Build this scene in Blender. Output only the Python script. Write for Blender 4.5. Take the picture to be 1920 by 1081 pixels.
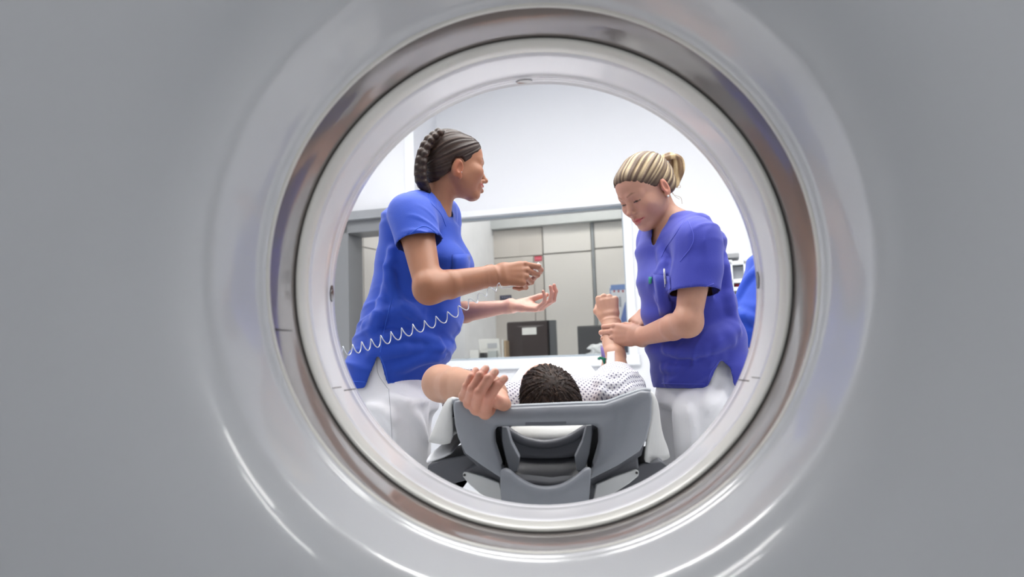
import bpy, bmesh, math, random
import numpy as np
from mathutils import Vector, Matrix
for o in list(bpy.data.objects): bpy.data.objects.remove(o)
S = bpy.context.scene
COL = S.collection
random.seed(4); RNG = np.random.default_rng(7)
PI = math.pi

# ------------------------------------------------------------------ camera
F = 1390.0                                   # focal length in pixels of the 1920x1081 frame
CAM = np.array([0.0, 0.0, 0.95])
VPX, VPY, ROLL = 1046.0, 675.0, 0.040        # where the bore axis (+Y) vanishes, and the roll
dy = np.array([VPX - 960, -(VPY - 540.5), -F]); dy /= np.linalg.norm(dy)
zc = np.array([-ROLL, 1.0, 0.0]); zc -= dy * zc.dot(dy); zc /= np.linalg.norm(zc)
xc = np.cross(dy, zc)
W2C = np.stack([xc, dy, zc], 1)              # world axes in camera coordinates
C2W = W2C.T
def ray(px, py):
    return C2W @ np.array([(px - 960) / F, -(py - 540.5) / F, -1.0])
def P(px, py, Y):
    d = ray(px, py); return CAM + d * (Y / d[1])
cd = bpy.data.cameras.new('camera'); cam = bpy.data.objects.new('camera', cd); COL.objects.link(cam)
cd.sensor_width = 36; cd.lens = F / 1920 * 36; cd.clip_start = 0.02
cd.dof.use_dof = True; cd.dof.focus_distance = 2.15; cd.dof.aperture_fstop = 3.2
m = Matrix.Identity(4)
for i in range(3):
    for j in range(3): m[i][j] = C2W[i][j]
m.translation = Vector(CAM); cam.matrix_world = m
S.camera = cam

# ------------------------------------------------------------------ colour management, world
S.view_settings.view_transform = 'Standard'; S.view_settings.look = 'None'
S.view_settings.exposure = 0.0; S.view_settings.gamma = 1.0; S.view_settings.use_curve_mapping = False
w = bpy.data.worlds.new('world'); S.world = w; w.use_nodes = True
w.node_tree.nodes['Background'].inputs[0].default_value = (0.8, 0.88, 1, 1)
w.node_tree.nodes['Background'].inputs[1].default_value = 0.05
SCAN_LIGHT, NEAR_LIGHT, CONTROL_LIGHT = 14.3, 14.5, 15.5

# ------------------------------------------------------------------ room frame (turned 12 degrees to the scanner)
TH = math.radians(12)
EX = np.array([math.cos(TH), -math.sin(TH), 0]); EY = np.array([math.sin(TH), math.cos(TH), 0])
def R(u, v, z): return EX * u + EY * v + np.array([0, 0, z])
def W(px, py, v):                             # a pixel on the room plane v -> (u, z)
    d = ray(px, py); t = (v - CAM.dot(EY)) / d.dot(EY); p = CAM + d * t
    return p.dot(EX), p[2]

# ------------------------------------------------------------------ materials
MATS = {}
def mat(name, col, rough=0.5, metal=0.0, var=0.04, scale=8.0, bump=0.0, bscale=200.0, coat=0.0, sss=0.0,
        emit=0.0, spec=0.5, sheen=0.0, attr=None):
    if name in MATS: return MATS[name]
    M = bpy.data.materials.new(name); M.use_nodes = True; nt = M.node_tree; b = nt.nodes['Principled BSDF']
    N, L = nt.nodes.new, nt.links.new
    b.inputs['Roughness'].default_value = rough; b.inputs['Metallic'].default_value = metal
    b.inputs['Coat Weight'].default_value = coat; b.inputs['Coat Roughness'].default_value = 0.035
    b.inputs['Specular IOR Level'].default_value = spec; b.inputs['Sheen Weight'].default_value = sheen
    tc = N('ShaderNodeTexCoord'); nz = N('ShaderNodeTexNoise'); nz.inputs['Scale'].default_value = scale
    nz.inputs['Detail'].default_value = 4; L(tc.outputs['Object'], nz.inputs['Vector'])
    mr = N('ShaderNodeMapRange'); L(nz.outputs['Fac'], mr.inputs['Value'])
    mr.inputs['From Min'].default_value = 0.25; mr.inputs['From Max'].default_value = 0.75
    mr.inputs['To Min'].default_value = 1 - var; mr.inputs['To Max'].default_value = 1 + var
    mx = N('ShaderNodeVectorMath'); mx.operation = 'SCALE'; L(mr.outputs['Result'], mx.inputs['Scale'])
    if attr:
        at = N('ShaderNodeAttribute'); at.attribute_name = attr; L(at.outputs['Color'], mx.inputs[0])
    else:
        mx.inputs[0].default_value = col[:3]
    L(mx.outputs['Vector'], b.inputs['Base Color'])
    if sss:
        b.inputs['Subsurface Weight'].default_value = sss; b.inputs['Subsurface Radius'].default_value = (1, .4, .2)
        b.inputs['Subsurface Scale'].default_value = 0.006
    if bump:
        n2 = N('ShaderNodeTexNoise'); n2.inputs['Scale'].default_value = bscale; n2.inputs['Detail'].default_value = 3
        L(tc.outputs['Object'], n2.inputs['Vector'])
        bp = N('ShaderNodeBump'); bp.inputs['Strength'].default_value = bump; bp.inputs['Distance'].default_value = 0.003
        L(n2.outputs['Fac'], bp.inputs['Height']); L(bp.outputs['Normal'], b.inputs['Normal'])
    if emit:
        b.inputs['Emission Color'].default_value = (*col[:3], 1); b.inputs['Emission Strength'].default_value = emit
    MATS[name] = M; return M
def srgb(r, g, b):
    f = lambda c: (c / 255 / 12.92) if c / 255 < 0.04045 else ((c / 255 + 0.055) / 1.055) ** 2.4
    return (f(r), f(g), f(b))
def glass_mat(name, tint=(0.97, 0.975, 0.97), refl=0.06):
    M = bpy.data.materials.new(name); M.use_nodes = True; nt = M.node_tree; nt.nodes.clear()
    N, L = nt.nodes.new, nt.links.new
    o = N('ShaderNodeOutputMaterial'); mx = N('ShaderNodeMixShader'); t = N('ShaderNodeBsdfTransparent')
    g = N('ShaderNodeBsdfGlossy'); g.inputs['Roughness'].default_value = 0.02
    fr = N('ShaderNodeFresnel'); fr.inputs['IOR'].default_value = 1.35
    nz = N('ShaderNodeTexNoise'); nz.inputs['Scale'].default_value = 3
    mr = N('ShaderNodeMapRange'); mr.inputs['To Min'].default_value = 0.97; mr.inputs['To Max'].default_value = 1.0
    L(nz.outputs['Fac'], mr.inputs['Value'])
    sc = N('ShaderNodeVectorMath'); sc.operation = 'SCALE'; sc.inputs[0].default_value = tint
    L(mr.outputs['Result'], sc.inputs['Scale']); L(sc.outputs['Vector'], t.inputs['Color'])
    L(fr.outputs['Fac'], mx.inputs['Fac']); L(t.outputs[0], mx.inputs[1]); L(g.outputs[0], mx.inputs[2]); L(mx.outputs[0], o.inputs['Surface'])
    return M

# ------------------------------------------------------------------ mesh helpers
def mesh_obj(name, V, Fc, material, parent=None, smooth=True):
    me = bpy.data.meshes.new(name); me.from_pydata([tuple(map(float, v)) for v in V], [], [list(map(int, f)) for f in Fc])
    return link(name, me, material, parent, smooth)
def link(name, me, material, parent=None, smooth=True):
    if smooth: me.polygons.foreach_set('use_smooth', [True] * len(me.polygons))
    me.materials.append(material); me.update()
    o = bpy.data.objects.new(name, me); COL.objects.link(o)
    if parent is not None: put(o, parent)
    return o
def put(o, parent):
    o.parent = parent
    bpy.context.view_layer.update()
    o.matrix_parent_inverse = parent.matrix_world.inverted()
def bm_obj(name, bm, material, parent=None, smooth=True, recalc=True):
    if recalc: bmesh.ops.recalc_face_normals(bm, faces=bm.faces)
    me = bpy.data.meshes.new(name); bm.to_mesh(me); bm.free()
    return link(name, me, material, parent, smooth)
def empty(name, loc, label, cat, group=None):
    o = bpy.data.objects.new(name, None); COL.objects.link(o); o.location = Vector(loc); o.empty_display_size = 0.1
    tag(o, label, cat, group); return o
def tag(o, label, cat, group=None):
    o['label'] = label; o['category'] = cat
    if group: o['group'] = group
    return o
def struct(o): o['kind'] = 'structure'; return o
def bev(o, wd=0.004, seg=2, ang=35):
    md = o.modifiers.new('bevel', 'BEVEL'); md.width = wd; md.segments = seg; md.limit_method = 'ANGLE'; md.angle_limit = math.radians(ang)
    return o
def box_bm(bm, pts8):
    vs = [bm.verts.new(tuple(p)) for p in pts8]
    for f in ((0, 1, 2, 3), (7, 6, 5, 4), (0, 4, 5, 1), (1, 5, 6, 2), (2, 6, 7, 3), (3, 7, 4, 0)): bm.faces.new([vs[i] for i in f])
def rbox(u0, u1, v0, v1, z0, z1):             # corners of a box in the room frame
    return [R(u, v, z) for z in (z0, z1) for u, v in ((u0, v0), (u1, v0), (u1, v1), (u0, v1))]
def room_box(name, b, material, parent=None, bevel=0.003):
    bm = bmesh.new(); box_bm(bm, rbox(*b)); o = bm_obj(name, bm, material, parent, smooth=False)
    if bevel: bev(o, bevel)
    return o
def wbox(name, x0, x1, y0, y1, z0, z1, material, parent=None, bevel=0.003):
    bm = bmesh.new(); box_bm(bm, [(x, y, z) for z in (z0, z1) for x, y in ((x0, y0), (x1, y0), (x1, y1), (x0, y1))])
    o = bm_obj(name, bm, material, parent, smooth=False)
    if bevel: bev(o, bevel)
    return o
def tube(name, pts, r, material, parent=None, seg=8, cyclic=False, radii=None):
    pts = [np.array(p, float) for p in pts]; n = len(pts); V = []; Fc = []
    T = [(pts[min(i + 1, n - 1)] - pts[max(i - 1, 0)]) for i in range(n)]
    T = [t / (np.linalg.norm(t) + 1e-9) for t in T]
    a = np.array([0, 0, 1.0]) if abs(T[0][2]) < 0.9 else np.array([1.0, 0, 0])
    nrm = np.cross(T[0], a); nrm /= np.linalg.norm(nrm)
    for i in range(n):
        nrm = nrm - T[i] * nrm.dot(T[i]); nrm /= (np.linalg.norm(nrm) + 1e-9); bn = np.cross(T[i], nrm)
        rr = radii[i] if radii is not None else r
        for k in range(seg):
            an = 2 * PI * k / seg; V.append(pts[i] + rr * (math.cos(an) * nrm + math.sin(an) * bn))
    for i in range(n - 1):
        for k in range(seg):
            Fc.append((i * seg + k, i * seg + (k + 1) % seg, (i + 1) * seg + (k + 1) % seg, (i + 1) * seg + k))
    Fc.append(list(range(seg))[::-1]); Fc.append([(n - 1) * seg + k for k in range(seg)])
    if material is None: return V, Fc
    return mesh_obj(name, V, Fc, material, parent)
def loft(name, rows, material, parent=None, thick=0.0, sub=0, closed=False, offset=-1):
    n = len(rows[0]); V = [p for r in rows for p in r]; Fc = []
    for i in range(len(rows) - 1):
        for j in range(n if closed else n - 1):
            k = (j + 1) % n; Fc.append((i * n + j, i * n + k, (i + 1) * n + k, (i + 1) * n + j))
    o = mesh_obj(name, V, Fc, material, parent)
    if sub: md = o.modifiers.new('sub', 'SUBSURF'); md.levels = sub; md.render_levels = sub
    if thick: md = o.modifiers.new('solid', 'SOLIDIFY'); md.thickness = thick; md.offset = offset
    return o
def catmull(pts, n):
    pts = [np.array(p, float) for p in pts]; out = []
    q = [2 * pts[0] - pts[1]] + pts + [2 * pts[-1] - pts[-2]]
    for i in range(1, len(q) - 2):
        for k in range(n):
            t = k / n; a, b, c, d = q[i - 1], q[i], q[i + 1], q[i + 2]
            out.append(0.5 * (2 * b + (c - a) * t + (2 * a - 5 * b + 4 * c - d) * t * t + (3 * b - a - 3 * c + d) * t ** 3))
    out.append(pts[-1]); return out
def prism(name, poly, depth_vec, material, parent=None, bevel=0.0, smooth=False):
    bm = bmesh.new(); d = np.array(depth_vec)
    a = [bm.verts.new(tuple(p)) for p in poly]; b = [bm.verts.new(tuple(np.array(p) + d)) for p in poly]; n = len(a)
    f1 = bm.faces.new(a); f2 = bm.faces.new(b[::-1])
    for i in range(n): bm.faces.new((a[i], b[i], b[(i + 1) % n], a[(i + 1) % n]))
    bmesh.ops.triangulate(bm, faces=[f1, f2])
    o = bm_obj(name, bm, material, parent, smooth)
    if bevel: bev(o, bevel, 3)
    return o
def text_obj(name, s, size, M4, material, parent, depth=0.0006):
    cu = bpy.data.curves.new(name, 'FONT'); cu.body = s; cu.size = size; cu.extrude = depth; cu.align_x = 'CENTER'; cu.align_y = 'CENTER'
    o = bpy.data.objects.new(name, cu); COL.objects.link(o); cu.materials.append(material); o.matrix_world = M4
    put(o, parent); return o
def basis(x, y, z, o):
    m = Matrix.Identity(4)
    for i in range(3): m[i][0], m[i][1], m[i][2], m[i][3] = x[i], y[i], z[i], o[i]
    return m
# ------------------------------------------------------------------ materials in use
M_WALL = mat('wall_paint', srgb(230, 232, 237), 0.55, var=0.012, scale=2, bump=0.04, bscale=300)
M_CEIL = mat('ceiling_paint', srgb(240, 241, 243), 0.7, var=0.012, scale=2)
M_FLOOR = mat('floor_vinyl', srgb(214, 215, 216), 0.35, var=0.06, scale=30)
M_GREYFRAME = mat('grey_frame_paint', srgb(128, 130, 133), 0.4, var=0.02)
M_WHITEFRAME = mat('white_frame_paint', srgb(236, 239, 243), 0.35, var=0.01)
M_CAB = mat('cabinet_beige', srgb(206, 201, 194), 0.45, var=0.015, scale=3)
M_CABW = mat('cabinet_pale', srgb(220, 218, 213), 0.4, var=0.012, scale=3)
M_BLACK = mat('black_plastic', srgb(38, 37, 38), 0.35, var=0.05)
M_BROWNBLK = mat('monitor_brown_black', srgb(58, 48, 46), 0.4, var=0.04)
M_PAPER = mat('white_paper', srgb(236, 236, 232), 0.7, var=0.02)
M_STEEL = mat('brushed_steel', srgb(170, 172, 176), 0.3, 0.9, var=0.05)
M_GLASS = glass_mat('window_glass')
M_LAMP = mat('lamp_diffuser', (1, 0.985, 0.96), 0.6, emit=SCAN_LIGHT, var=0.0)
M_LAMPN = mat('lamp_diffuser_near', (1, 0.985, 0.96), 0.6, emit=NEAR_LIGHT, var=0.0)
M_LAMPC = mat('lamp_diffuser_control', (1, 0.97, 0.93), 0.6, emit=CONTROL_LIGHT, var=0.0)
M_SHELL = mat('scanner_shell', srgb(212, 214, 217), 0.25, var=0.008, scale=1.5, coat=0.7)
M_RING = mat('scanner_ring_plastic', srgb(241, 241, 246), 0.22, var=0.01, scale=4, coat=0.4)
M_LIP = mat('scanner_lip_beige', srgb(230, 229, 222), 0.3, var=0.01, scale=4, coat=0.2)
M_BAND = mat('scan_window_film', srgb(138, 131, 127), 0.10, var=0.05, scale=5, coat=0.6)
M_DARKSEAM = mat('dark_seam', srgb(70, 66, 62), 0.6)
M_LASER = mat('laser_window_smoked', srgb(40, 34, 36), 0.1, var=0.05, coat=0.5)

# ------------------------------------------------------------------ room shell
VB, VL, U0, U1, VF, ZC = 5.4, 4.9, -3.6, 3.2, -2.8, 3.3
WT = 0.2                                       # wall thickness of the back wall
wu0, wz0 = W(800, 676, VB)[0], 0.972           # window opening
wu1, wz1 = W(1181, 670, VB)[0], 2.078
uL = W(773, 250, VL)[0]                        # edge of the projecting left part of the back wall
struct(room_box('floor', (U0, U1, VF, VB + 3.6, -0.1, 0), M_FLOOR, bevel=0))
struct(room_box('ceiling', (U0, U1, VF, VB + 3.6, ZC, ZC + 0.1), M_CEIL, bevel=0))
struct(room_box('wall_left', (U0 - 0.15, U0, VF, VB + 3.6, 0, ZC), M_WALL, bevel=0))
struct(room_box('wall_right', (U1, U1 + 0.15, VF, VB + 3.6, 0, ZC), M_WALL, bevel=0))
struct(room_box('wall_front', (U0, U1, VF - 0.15, VF, 0, ZC), mat('wall_grey_low_bounce', srgb(140, 144, 150), 0.6), bevel=0))  # unseen wall behind the camera, made grey to cut bounce onto the scanner face
bm = bmesh.new()                               # back wall round the window, one mesh
for b in ((uL, wu0, VB, VB + WT, 0, ZC), (wu1, U1, VB, VB + WT, 0, ZC), (wu0, wu1, VB, VB + WT, 0, wz0), (wu0, wu1, VB, VB + WT, wz1, ZC)):
    box_bm(bm, rbox(*b))
struct(bm_obj('wall_back', bm, M_WALL, smooth=False))
du0, du1, dz1 = U0 + 0.30, W(748, 500, 4.9)[0], 2.06     # door opening in the projecting part
bm = bmesh.new()
for b in ((U0, du0, VL, VL + .18, 0, ZC), (du1, uL, VL, VL + .18, 0, ZC), (du0, du1, VL, VL + .18, dz1, ZC), (uL - .16, uL, VL + .18, VB + WT, 0, ZC)): box_bm(bm, rbox(*b))
struct(bm_obj('wall_left_bay', bm, M_WALL, smooth=False))
# vertical white corner strip on the projecting wall's edge
struct(room_box('trim_1', (uL - 0.06, uL + 0.012, VL - 0.012, VL, 0, ZC), M_WHITEFRAME, bevel=0.003))
# grey steel door frame: deep jambs and lintel
xj = W(655, 560, VL - 0.02)[0]
bm = bmesh.new()
box_bm(bm, rbox(xj - 0.36, xj, VL - 0.03, VL + 0.20, 0, dz1))
box_bm(bm, rbox(du1 - 0.10, du1 + 0.02, VL - 0.03, VL + 0.20, 0, dz1))
box_bm(bm, rbox(xj - 0.36, du1 + 0.02, VL - 0.03, VL + 0.20, 1.93, dz1))
dr = struct(bev(bm_obj('door_1', bm, M_GREYFRAME, smooth=False), 0.004))
room_box('door_header', (xj - 0.40, du1 + 0.05, VL - 0.075, VL - 0.031, 2.018, 2.082), mat('grey_header', srgb(150, 153, 157), 0.35), dr)
# control room behind: its own walls, soffit and cupboards
VC = 7.6
struct(room_box('wall_control_room', (U0, U1, VC + 0.02, VC + 0.15, 0, ZC), M_CABW, bevel=0))
us = W(876, 600, 6.6)[0]
struct(room_box('wall_control_side', (us - 0.9, us, VB + WT + 0.9, VC, 0, ZC), mat('wall_paint_white', srgb(240, 242, 245), 0.6), bevel=0))
zs = W(1060, 418, VC - 0.14)[1]
struct(room_box('trim_2', (us, U1, VC - 0.14, VC + 0.019, zs, ZC), mat('soffit_grey', srgb(196, 200, 200), 0.5), bevel=0.004))

# window frame and pane
wf = struct(room_box('window_1', (wu0 - 0.06, wu1 + 0.075, VB - 0.035, VB - 0.001, wz0 - 0.075, wz0), M_WHITEFRAME, bevel=0.006))
room_box('window_frame', (wu0 - 0.03, wu1 + 0.06, VB - 0.018, VB - 0.001, wz1, wz1 + 0.045), M_WHITEFRAME, wf)
room_box('window_frame', (wu1, wu1 + 0.06, VB - 0.018, VB - 0.001, wz0, wz1), M_WHITEFRAME, wf)
room_box('window_frame', (wu0 - 0.03, wu0, VB - 0.018, VB - 0.001, wz0, wz1), M_WHITEFRAME, wf)
for q, b in enumerate(((wu0, wu1, wz0, wz0 + 0.016), (wu0, wu1, wz1 - 0.016, wz1), (wu1 - 0.016, wu1, wz0 + 0.016, wz1 - 0.016))):
    room_box('glazing_bead', (b[0], b[1], VB + 0.05, VB + 0.075, b[2], b[3]), mat('bead_grey', srgb(178, 188, 196), 0.4), wf, bevel=0.002)
room_box('pane', (wu0, wu1, VB + 0.058, VB + 0.066, wz0 + 0.01, wz1 - 0.01), M_GLASS, wf, bevel=0)

# ------------------------------------------------------------------ lamps
def lamp(u, v, su, sv, material, label, z=ZC, group=None, yaw=0):
    t = empty('ceiling_light', R(u, v, z), label, 'ceiling light', group)
    bm = bmesh.new()
    for b in ((u - su - .04, u + su + .04, v - sv - .04, v - sv), (u - su - .04, u + su + .04, v + sv, v + sv + .04), (u - su - .04, u - su, v - sv, v + sv), (u + su, u + su + .04, v - sv, v + sv)):
        box_bm(bm, rbox(b[0], b[1], b[2], b[3], z - 0.03, z - 0.001))
    bm_obj('lamp_frame', bm, M_WHITEFRAME, t, smooth=False)
    room_box('diffuser', (u - su, u + su, v - sv, v + sv, z - 0.022, z - 0.004), material, t, bevel=0)
for i, (u, v) in enumerate(((-2.0, 2.0), (-0.6, 2.0), (0.8, 2.0), (-1.7, 3.1), (-0.3, 3.1), (1.2, 3.1))):
    lamp(u, v, 0.55, 0.32, M_LAMP, 'rectangular ceiling panel light, %s of the row %s' % (('left end', 'middle', 'right end')[i % 3], 'nearer the scanner' if i < 3 else 'nearer the window wall'), group='ceiling panels over the scan room')
for u, v, su, sv, lb in ((2.45, -0.22, .60, .11, 'wide narrow ceiling strip light right of the camera, nearer the scanner'), (1.90, -0.62, .50, .08, 'narrow ceiling strip light right of the camera, farther from the scanner'),
                     (-1.12, -0.22, .42, .11, 'wide narrow ceiling strip light left of the camera, nearer the scanner'), (-0.92, -0.62, .27, .07, 'short ceiling strip light left of the camera, farther from the scanner')):
    lamp(u, v, su, sv, M_LAMPN, lb, group='strip lights on the camera side')
lamp(-1.0, 6.6, 0.6, 0.25, M_LAMPC, 'ceiling panel light inside the control room')
lamp(-2.35, 5.75, 0.35, 0.25, M_LAMPC, 'small square ceiling light beyond the grey door frame')

# ------------------------------------------------------------------ CT scanner
AX, AZ = -0.025, 1.084
def lathe(name, prof, material, parent, seg=160, a0=0, a1=2 * PI):
    n = len(prof); V = []; Fc = []; full = abs(a1 - a0 - 2 * PI) < 1e-6; ns = seg if full else seg + 1
    for k in range(ns):
        a = a0 + (a1 - a0) * k / seg
        for (y, r) in prof: V.append((AX + r * math.cos(a), y, AZ + r * math.sin(a)))
    for k in range(seg):
        for j in range(n - 1):
            q = (k + 1) % ns; Fc.append((k * n + j, q * n + j, q * n + j + 1, k * n + j + 1))
    return mesh_obj(name, V, Fc, material, parent)
ct = empty('ct_scanner', (AX, 1.2, 0), 'large glossy white scanner ring that the whole view looks through', 'scanner')
# rear cover facing the camera: flare rolling out into the wide flat face, then the rounded sides
HW, HH0, HH1 = 1.12, 1.03, 0.92
prof = [(1.074, .4045), (1.068, .4055), (1.062, .408), (1.058, .4100)]
for k in range(1, 11): t = k / 10; prof.append((1.058 - 0.104 * t, .4100 + 0.0125 * t + .0015 * t * t))
prof += [(.948, .4254), (.943, .4272), (.9365, .4303), (.929, .435), (.919, .4435), (.907, .4565), (.894, .475), (.881, .4985), (.870, .525), (.861, .556), (.854, .595), (.849, .635), (.8455, .68), (.844, .75)]
V = []; Fc = []; SEG = 192; n0 = len(prof)
def superell(a):
    c, s = math.cos(a), math.sin(a); e = 5.0; h = HH1 if s > 0 else HH0
    return (abs(c / HW) ** e + abs(s / h) ** e) ** (-1 / e)
outer = [(.848, .90), (.866, .95), (.90, .985), (.95, 1.0), (1.56, 1.0), (1.60, .992), (1.63, .97), (1.64, .93)]
for k in range(SEG):
    a = 2 * PI * k / SEG; re = superell(a)
    for (y, r) in prof: V.append((AX + r * math.cos(a), y, AZ + r * math.sin(a)))
    for (y, f) in outer: V.append((AX + re * f * math.cos(a), y, AZ + re * f * math.sin(a)))
    for (y, r) in ((1.635, .70), (1.62, .62), (1.55, .52), (1.45, .43), (1.38, .395)): V.append((AX + r * math.cos(a), y, AZ + r * math.sin(a)))
n = n0 + len(outer) + 5
for k in range(SEG):
    q = (k + 1) % SEG
    for j in range(n - 1): Fc.append((k * n + j, q * n + j, q * n + j + 1, k * n + j + 1))
shell = mesh_obj('cover', V, Fc, M_SHELL, ct)
lathe('edge_trim', [(1.074, .4075), (1.078, .404), (1.083, .4025), (1.088, .4035), (1.090, .408)], M_LIP, ct)
lathe('scan_window_band', [(1.086, .405), (1.10, .4035), (1.125, .402), (1.15, .401), (1.17, .4005), (1.181, .400)], M_BAND, ct)
lathe('dark_gap', [(1.1795, .4005), (1.1805, .3975), (1.1815, .3965)], M_DARKSEAM, ct)
lathe('ring_lip', [(1.1805, .400), (1.1812, .3955), (1.184, .3932), (1.205, .3908), (1.222, .390), (1.2235, .3905)], M_LIP, ct)
lathe('inner_ring', [(1.2225, .3905), (1.224, .3896), (1.24, .3893), (1.30, .3888), (1.325, .3886), (1.3265, .3894), (1.329, .3894), (1.331, .3886), (1.342, .3885), (1.344, .3895), (1.346, .3895), (1.348, .389), (1.356, .390), (1.38, .394)], M_RING, ct)
def ring_pt(a, y, r): return np.array([AX + r * math.cos(a), y, AZ + r * math.sin(a)])
def ring_patch(name, a, da, y0, y1, r, thick, material, label=None, ell=True):
    bm = bmesh.new(); nn = 20; top = []; bot = []
    for k in range(nn):
        t = 2 * PI * k / nn; aa = a + da * math.cos(t) ; yy = (y0 + y1) / 2 + (y1 - y0) / 2 * math.sin(t)
        if not ell: aa = a + da * max(-1, min(1, 1.5 * math.cos(t))); yy = (y0 + y1) / 2 + (y1 - y0) / 2 * max(-1, min(1, 1.5 * math.sin(t)))
        top.append(bm.verts.new(tuple(ring_pt(aa, yy, r - thick)))); bot.append(bm.verts.new(tuple(ring_pt(aa, yy, r + 0.004))))
    bm.faces.new(top)
    for k in range(nn): bm.faces.new((top[k], bot[k], bot[(k + 1) % nn], top[(k + 1) % nn]))
    o = bm_obj(name, bm, material, ct, smooth=False)
    if label: o['label'] = label
    return o
for a in (math.radians(92.6), math.radians(179.5), math.radians(-0.5)):
    ring_patch('laser_window', a, 0.040, 1.335, 1.354, .3885, 0.0015, M_LASER, 'small smoked oval positioning laser window')
# joints in the ring and in the scan window band
for a, y0, y1, r, sg in ((math.radians(206.5), 1.225, 1.352, .3888, 1), (math.radians(-27.5), 1.225, 1.352, .3888, -1)):
    ring_patch('ring_joint', a, 0.0022, y0 + 0.055, y1, r, 0.0006, M_DARKSEAM, ell=False)
    ring_patch('ring_joint', a - sg * 0.018, 0.0018, y0, y0 + 0.05, r + .0005, 0.0006, M_DARKSEAM, ell=False)
ring_patch('band_joint', math.radians(190.5), 0.0022, 1.09, 1.179, .4018, 0.0010, M_DARKSEAM, ell=False)
# ------------------------------------------------------------------ control room behind the window
def cab_panel(name, x0, x1, ytop, ybot, material, v, parent, gap=0.003):
    u0, _ = W(x0, 560, v); u1, _ = W(x1, 560, v); xm = (x0 + x1) / 2
    z1 = W(xm, ytop, v)[1]; z0 = W(xm, ybot, v)[1] if ybot else 0.08
    return room_box(name, (u0 + gap, u1 - gap, v, v + 0.02, z0 + gap, z1 - gap), material, parent, 0.002)
VP_ = VC - 0.06
cb = empty('wall_cupboard', R(W(950, 600, VP_)[0], VP_, 0), 'beige cupboard wall with door joints seen through the window, left part', 'cupboard')
room_box('body', (W(878, 560, VP_)[0], W(1021, 560, VP_)[0], VP_ + 0.021, VC + 0.019, 0, zs), mat('joint_grey', srgb(172, 170, 166), 0.6), cb, 0)
M_CABJ = mat('cabinet_jamb', srgb(186, 181, 175), 0.45, var=0.01)
cab_panel('side_panel', 878, 890, 433, 0, M_CABJ, VP_, cb, 0.002)
cab_panel('door', 890, 1021, 430, 482, M_CAB, VP_, cb)
cab_panel('door', 890, 1003, 483, 0, M_CAB, VP_, cb)
cab_panel('door', 1003, 1021, 479, 0, M_CAB, VP_, cb, 0.004)
cb2 = empty('wall_cupboard', R(W(1080, 600, VP_)[0], VP_, 0), 'cupboard wall with tall doors beside the poster, paled by a painted glass reflection', 'cupboard')  # window glass reflection over this half is put into the paler door colour
room_box('body', (W(1022, 560, VP_)[0], W(1240, 560, VP_)[0], VP_ + 0.021, VC + 0.019, 0, zs), mat('joint_grey', srgb(172, 170, 166), 0.6), cb2, 0)
cab_panel('door', 1022, 1113, 418, 472, M_CABW, VP_, cb2)
cab_panel('door', 1022, 1113, 474, 0, M_CABW, VP_, cb2)
cab_panel('door', 1119, 1230, 412, 461, M_CABW, VP_, cb2)
cab_panel('door', 1119, 1230, 463, 0, M_CABW, VP_, cb2)
cab_panel('post', 1113.5, 1118.5, 414, 0, mat('cabinet_post', srgb(150, 155, 158), 0.4), VP_ - 0.012, cb2, 0.001)
def plate(name, x0, x1, y0, y1, v, th, material, label, cat, bevel=0.002, group=None):
    xm = (x0 + x1) / 2; u0 = W(x0, (y0 + y1) / 2, v)[0]; u1 = W(x1, (y0 + y1) / 2, v)[0]
    o = room_box(name, (u0, u1, v, v + th, W(xm, y1, v)[1], W(xm, y0, v)[1]), material, None, bevel)
    tag(o, label, cat, group); return o
def room_text(s, px, py, v, size, material, parent, name='lettering'):
    u, z = W(px, py, v); return text_obj(name, s, size, basis(EX, np.array([0, 0, 1.0]), -EY, R(u, v, z)), material, parent)
M_RED = mat('sign_red', srgb(196, 40, 62), 0.5); M_NAVY = mat('sign_navy', srgb(58, 58, 78), 0.5)
sg = plate('wall_sign', 1002, 1016, 480, 489, VP_ - 0.006, 0.006, M_RED, 'small red sign on a cupboard door above the raised hand', 'sign')
for k in range(3):
    u, z = W(1005 + 4 * k, 484.5, VP_ - 0.008); room_box('mark', (u - .008, u + .008, VP_ - 0.008, VP_ - 0.006, z - 0.014, z + 0.014), mat('sign_pink', srgb(228, 130, 145), 0.5), sg, 0)
sg = plate('wall_sign', 937, 959, 553, 562, VP_ - 0.006, 0.006, M_NAVY, 'small dark blue sign on a cupboard door behind the open hand', 'sign')
for k in range(4):
    u, z = W(942 + 4.5 * k, 557, VP_ - 0.008); room_box('mark', (u - .008, u + .008, VP_ - 0.008, VP_ - 0.006, z - 0.010, z + 0.010), mat('sign_greyblue', srgb(128, 128, 150), 0.5), sg, 0)
# poster
vq = VP_ - 0.03
ps = plate('wall_poster', 1145, 1212, 534, 640, vq, 0.006, mat('poster_white', srgb(214, 219, 226), 0.6), 'poster with blue border, red dots and blue shapes behind the raised fist', 'poster')
def pplate(name, x0, x1, y0, y1, material, dv=0.003):
    u0, z1 = W(x0, y0, vq - dv); u1, z0 = W(x1, y1, vq - dv); room_box(name, (u0, u1, vq - dv, vq, z0, z1), material, ps, 0)
M_PB = mat('poster_blue', srgb(110, 140, 196), 0.6); M_PR = mat('poster_red', srgb(170, 70, 84), 0.6); M_PG = mat('poster_grey', srgb(150, 158, 170), 0.6)
pplate('border', 1145, 1212, 534, 540, M_PB); pplate('border', 1145, 1148, 540, 640, M_PB)
for k in range(7): pplate('dot', 1150 + 8.2 * k, 1153.2 + 8.2 * k, 543.5, 547.5, M_PR)
for x0, x1, y0, y1 in ((1160, 1165, 556, 575), (1173, 1178, 555, 572), (1186, 1191, 556, 574), (1198, 1203, 556, 574)): pplate('printed_figure', x0, x1, y0, y1, M_PG)
bm = bmesh.new(); pts = []
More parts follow.
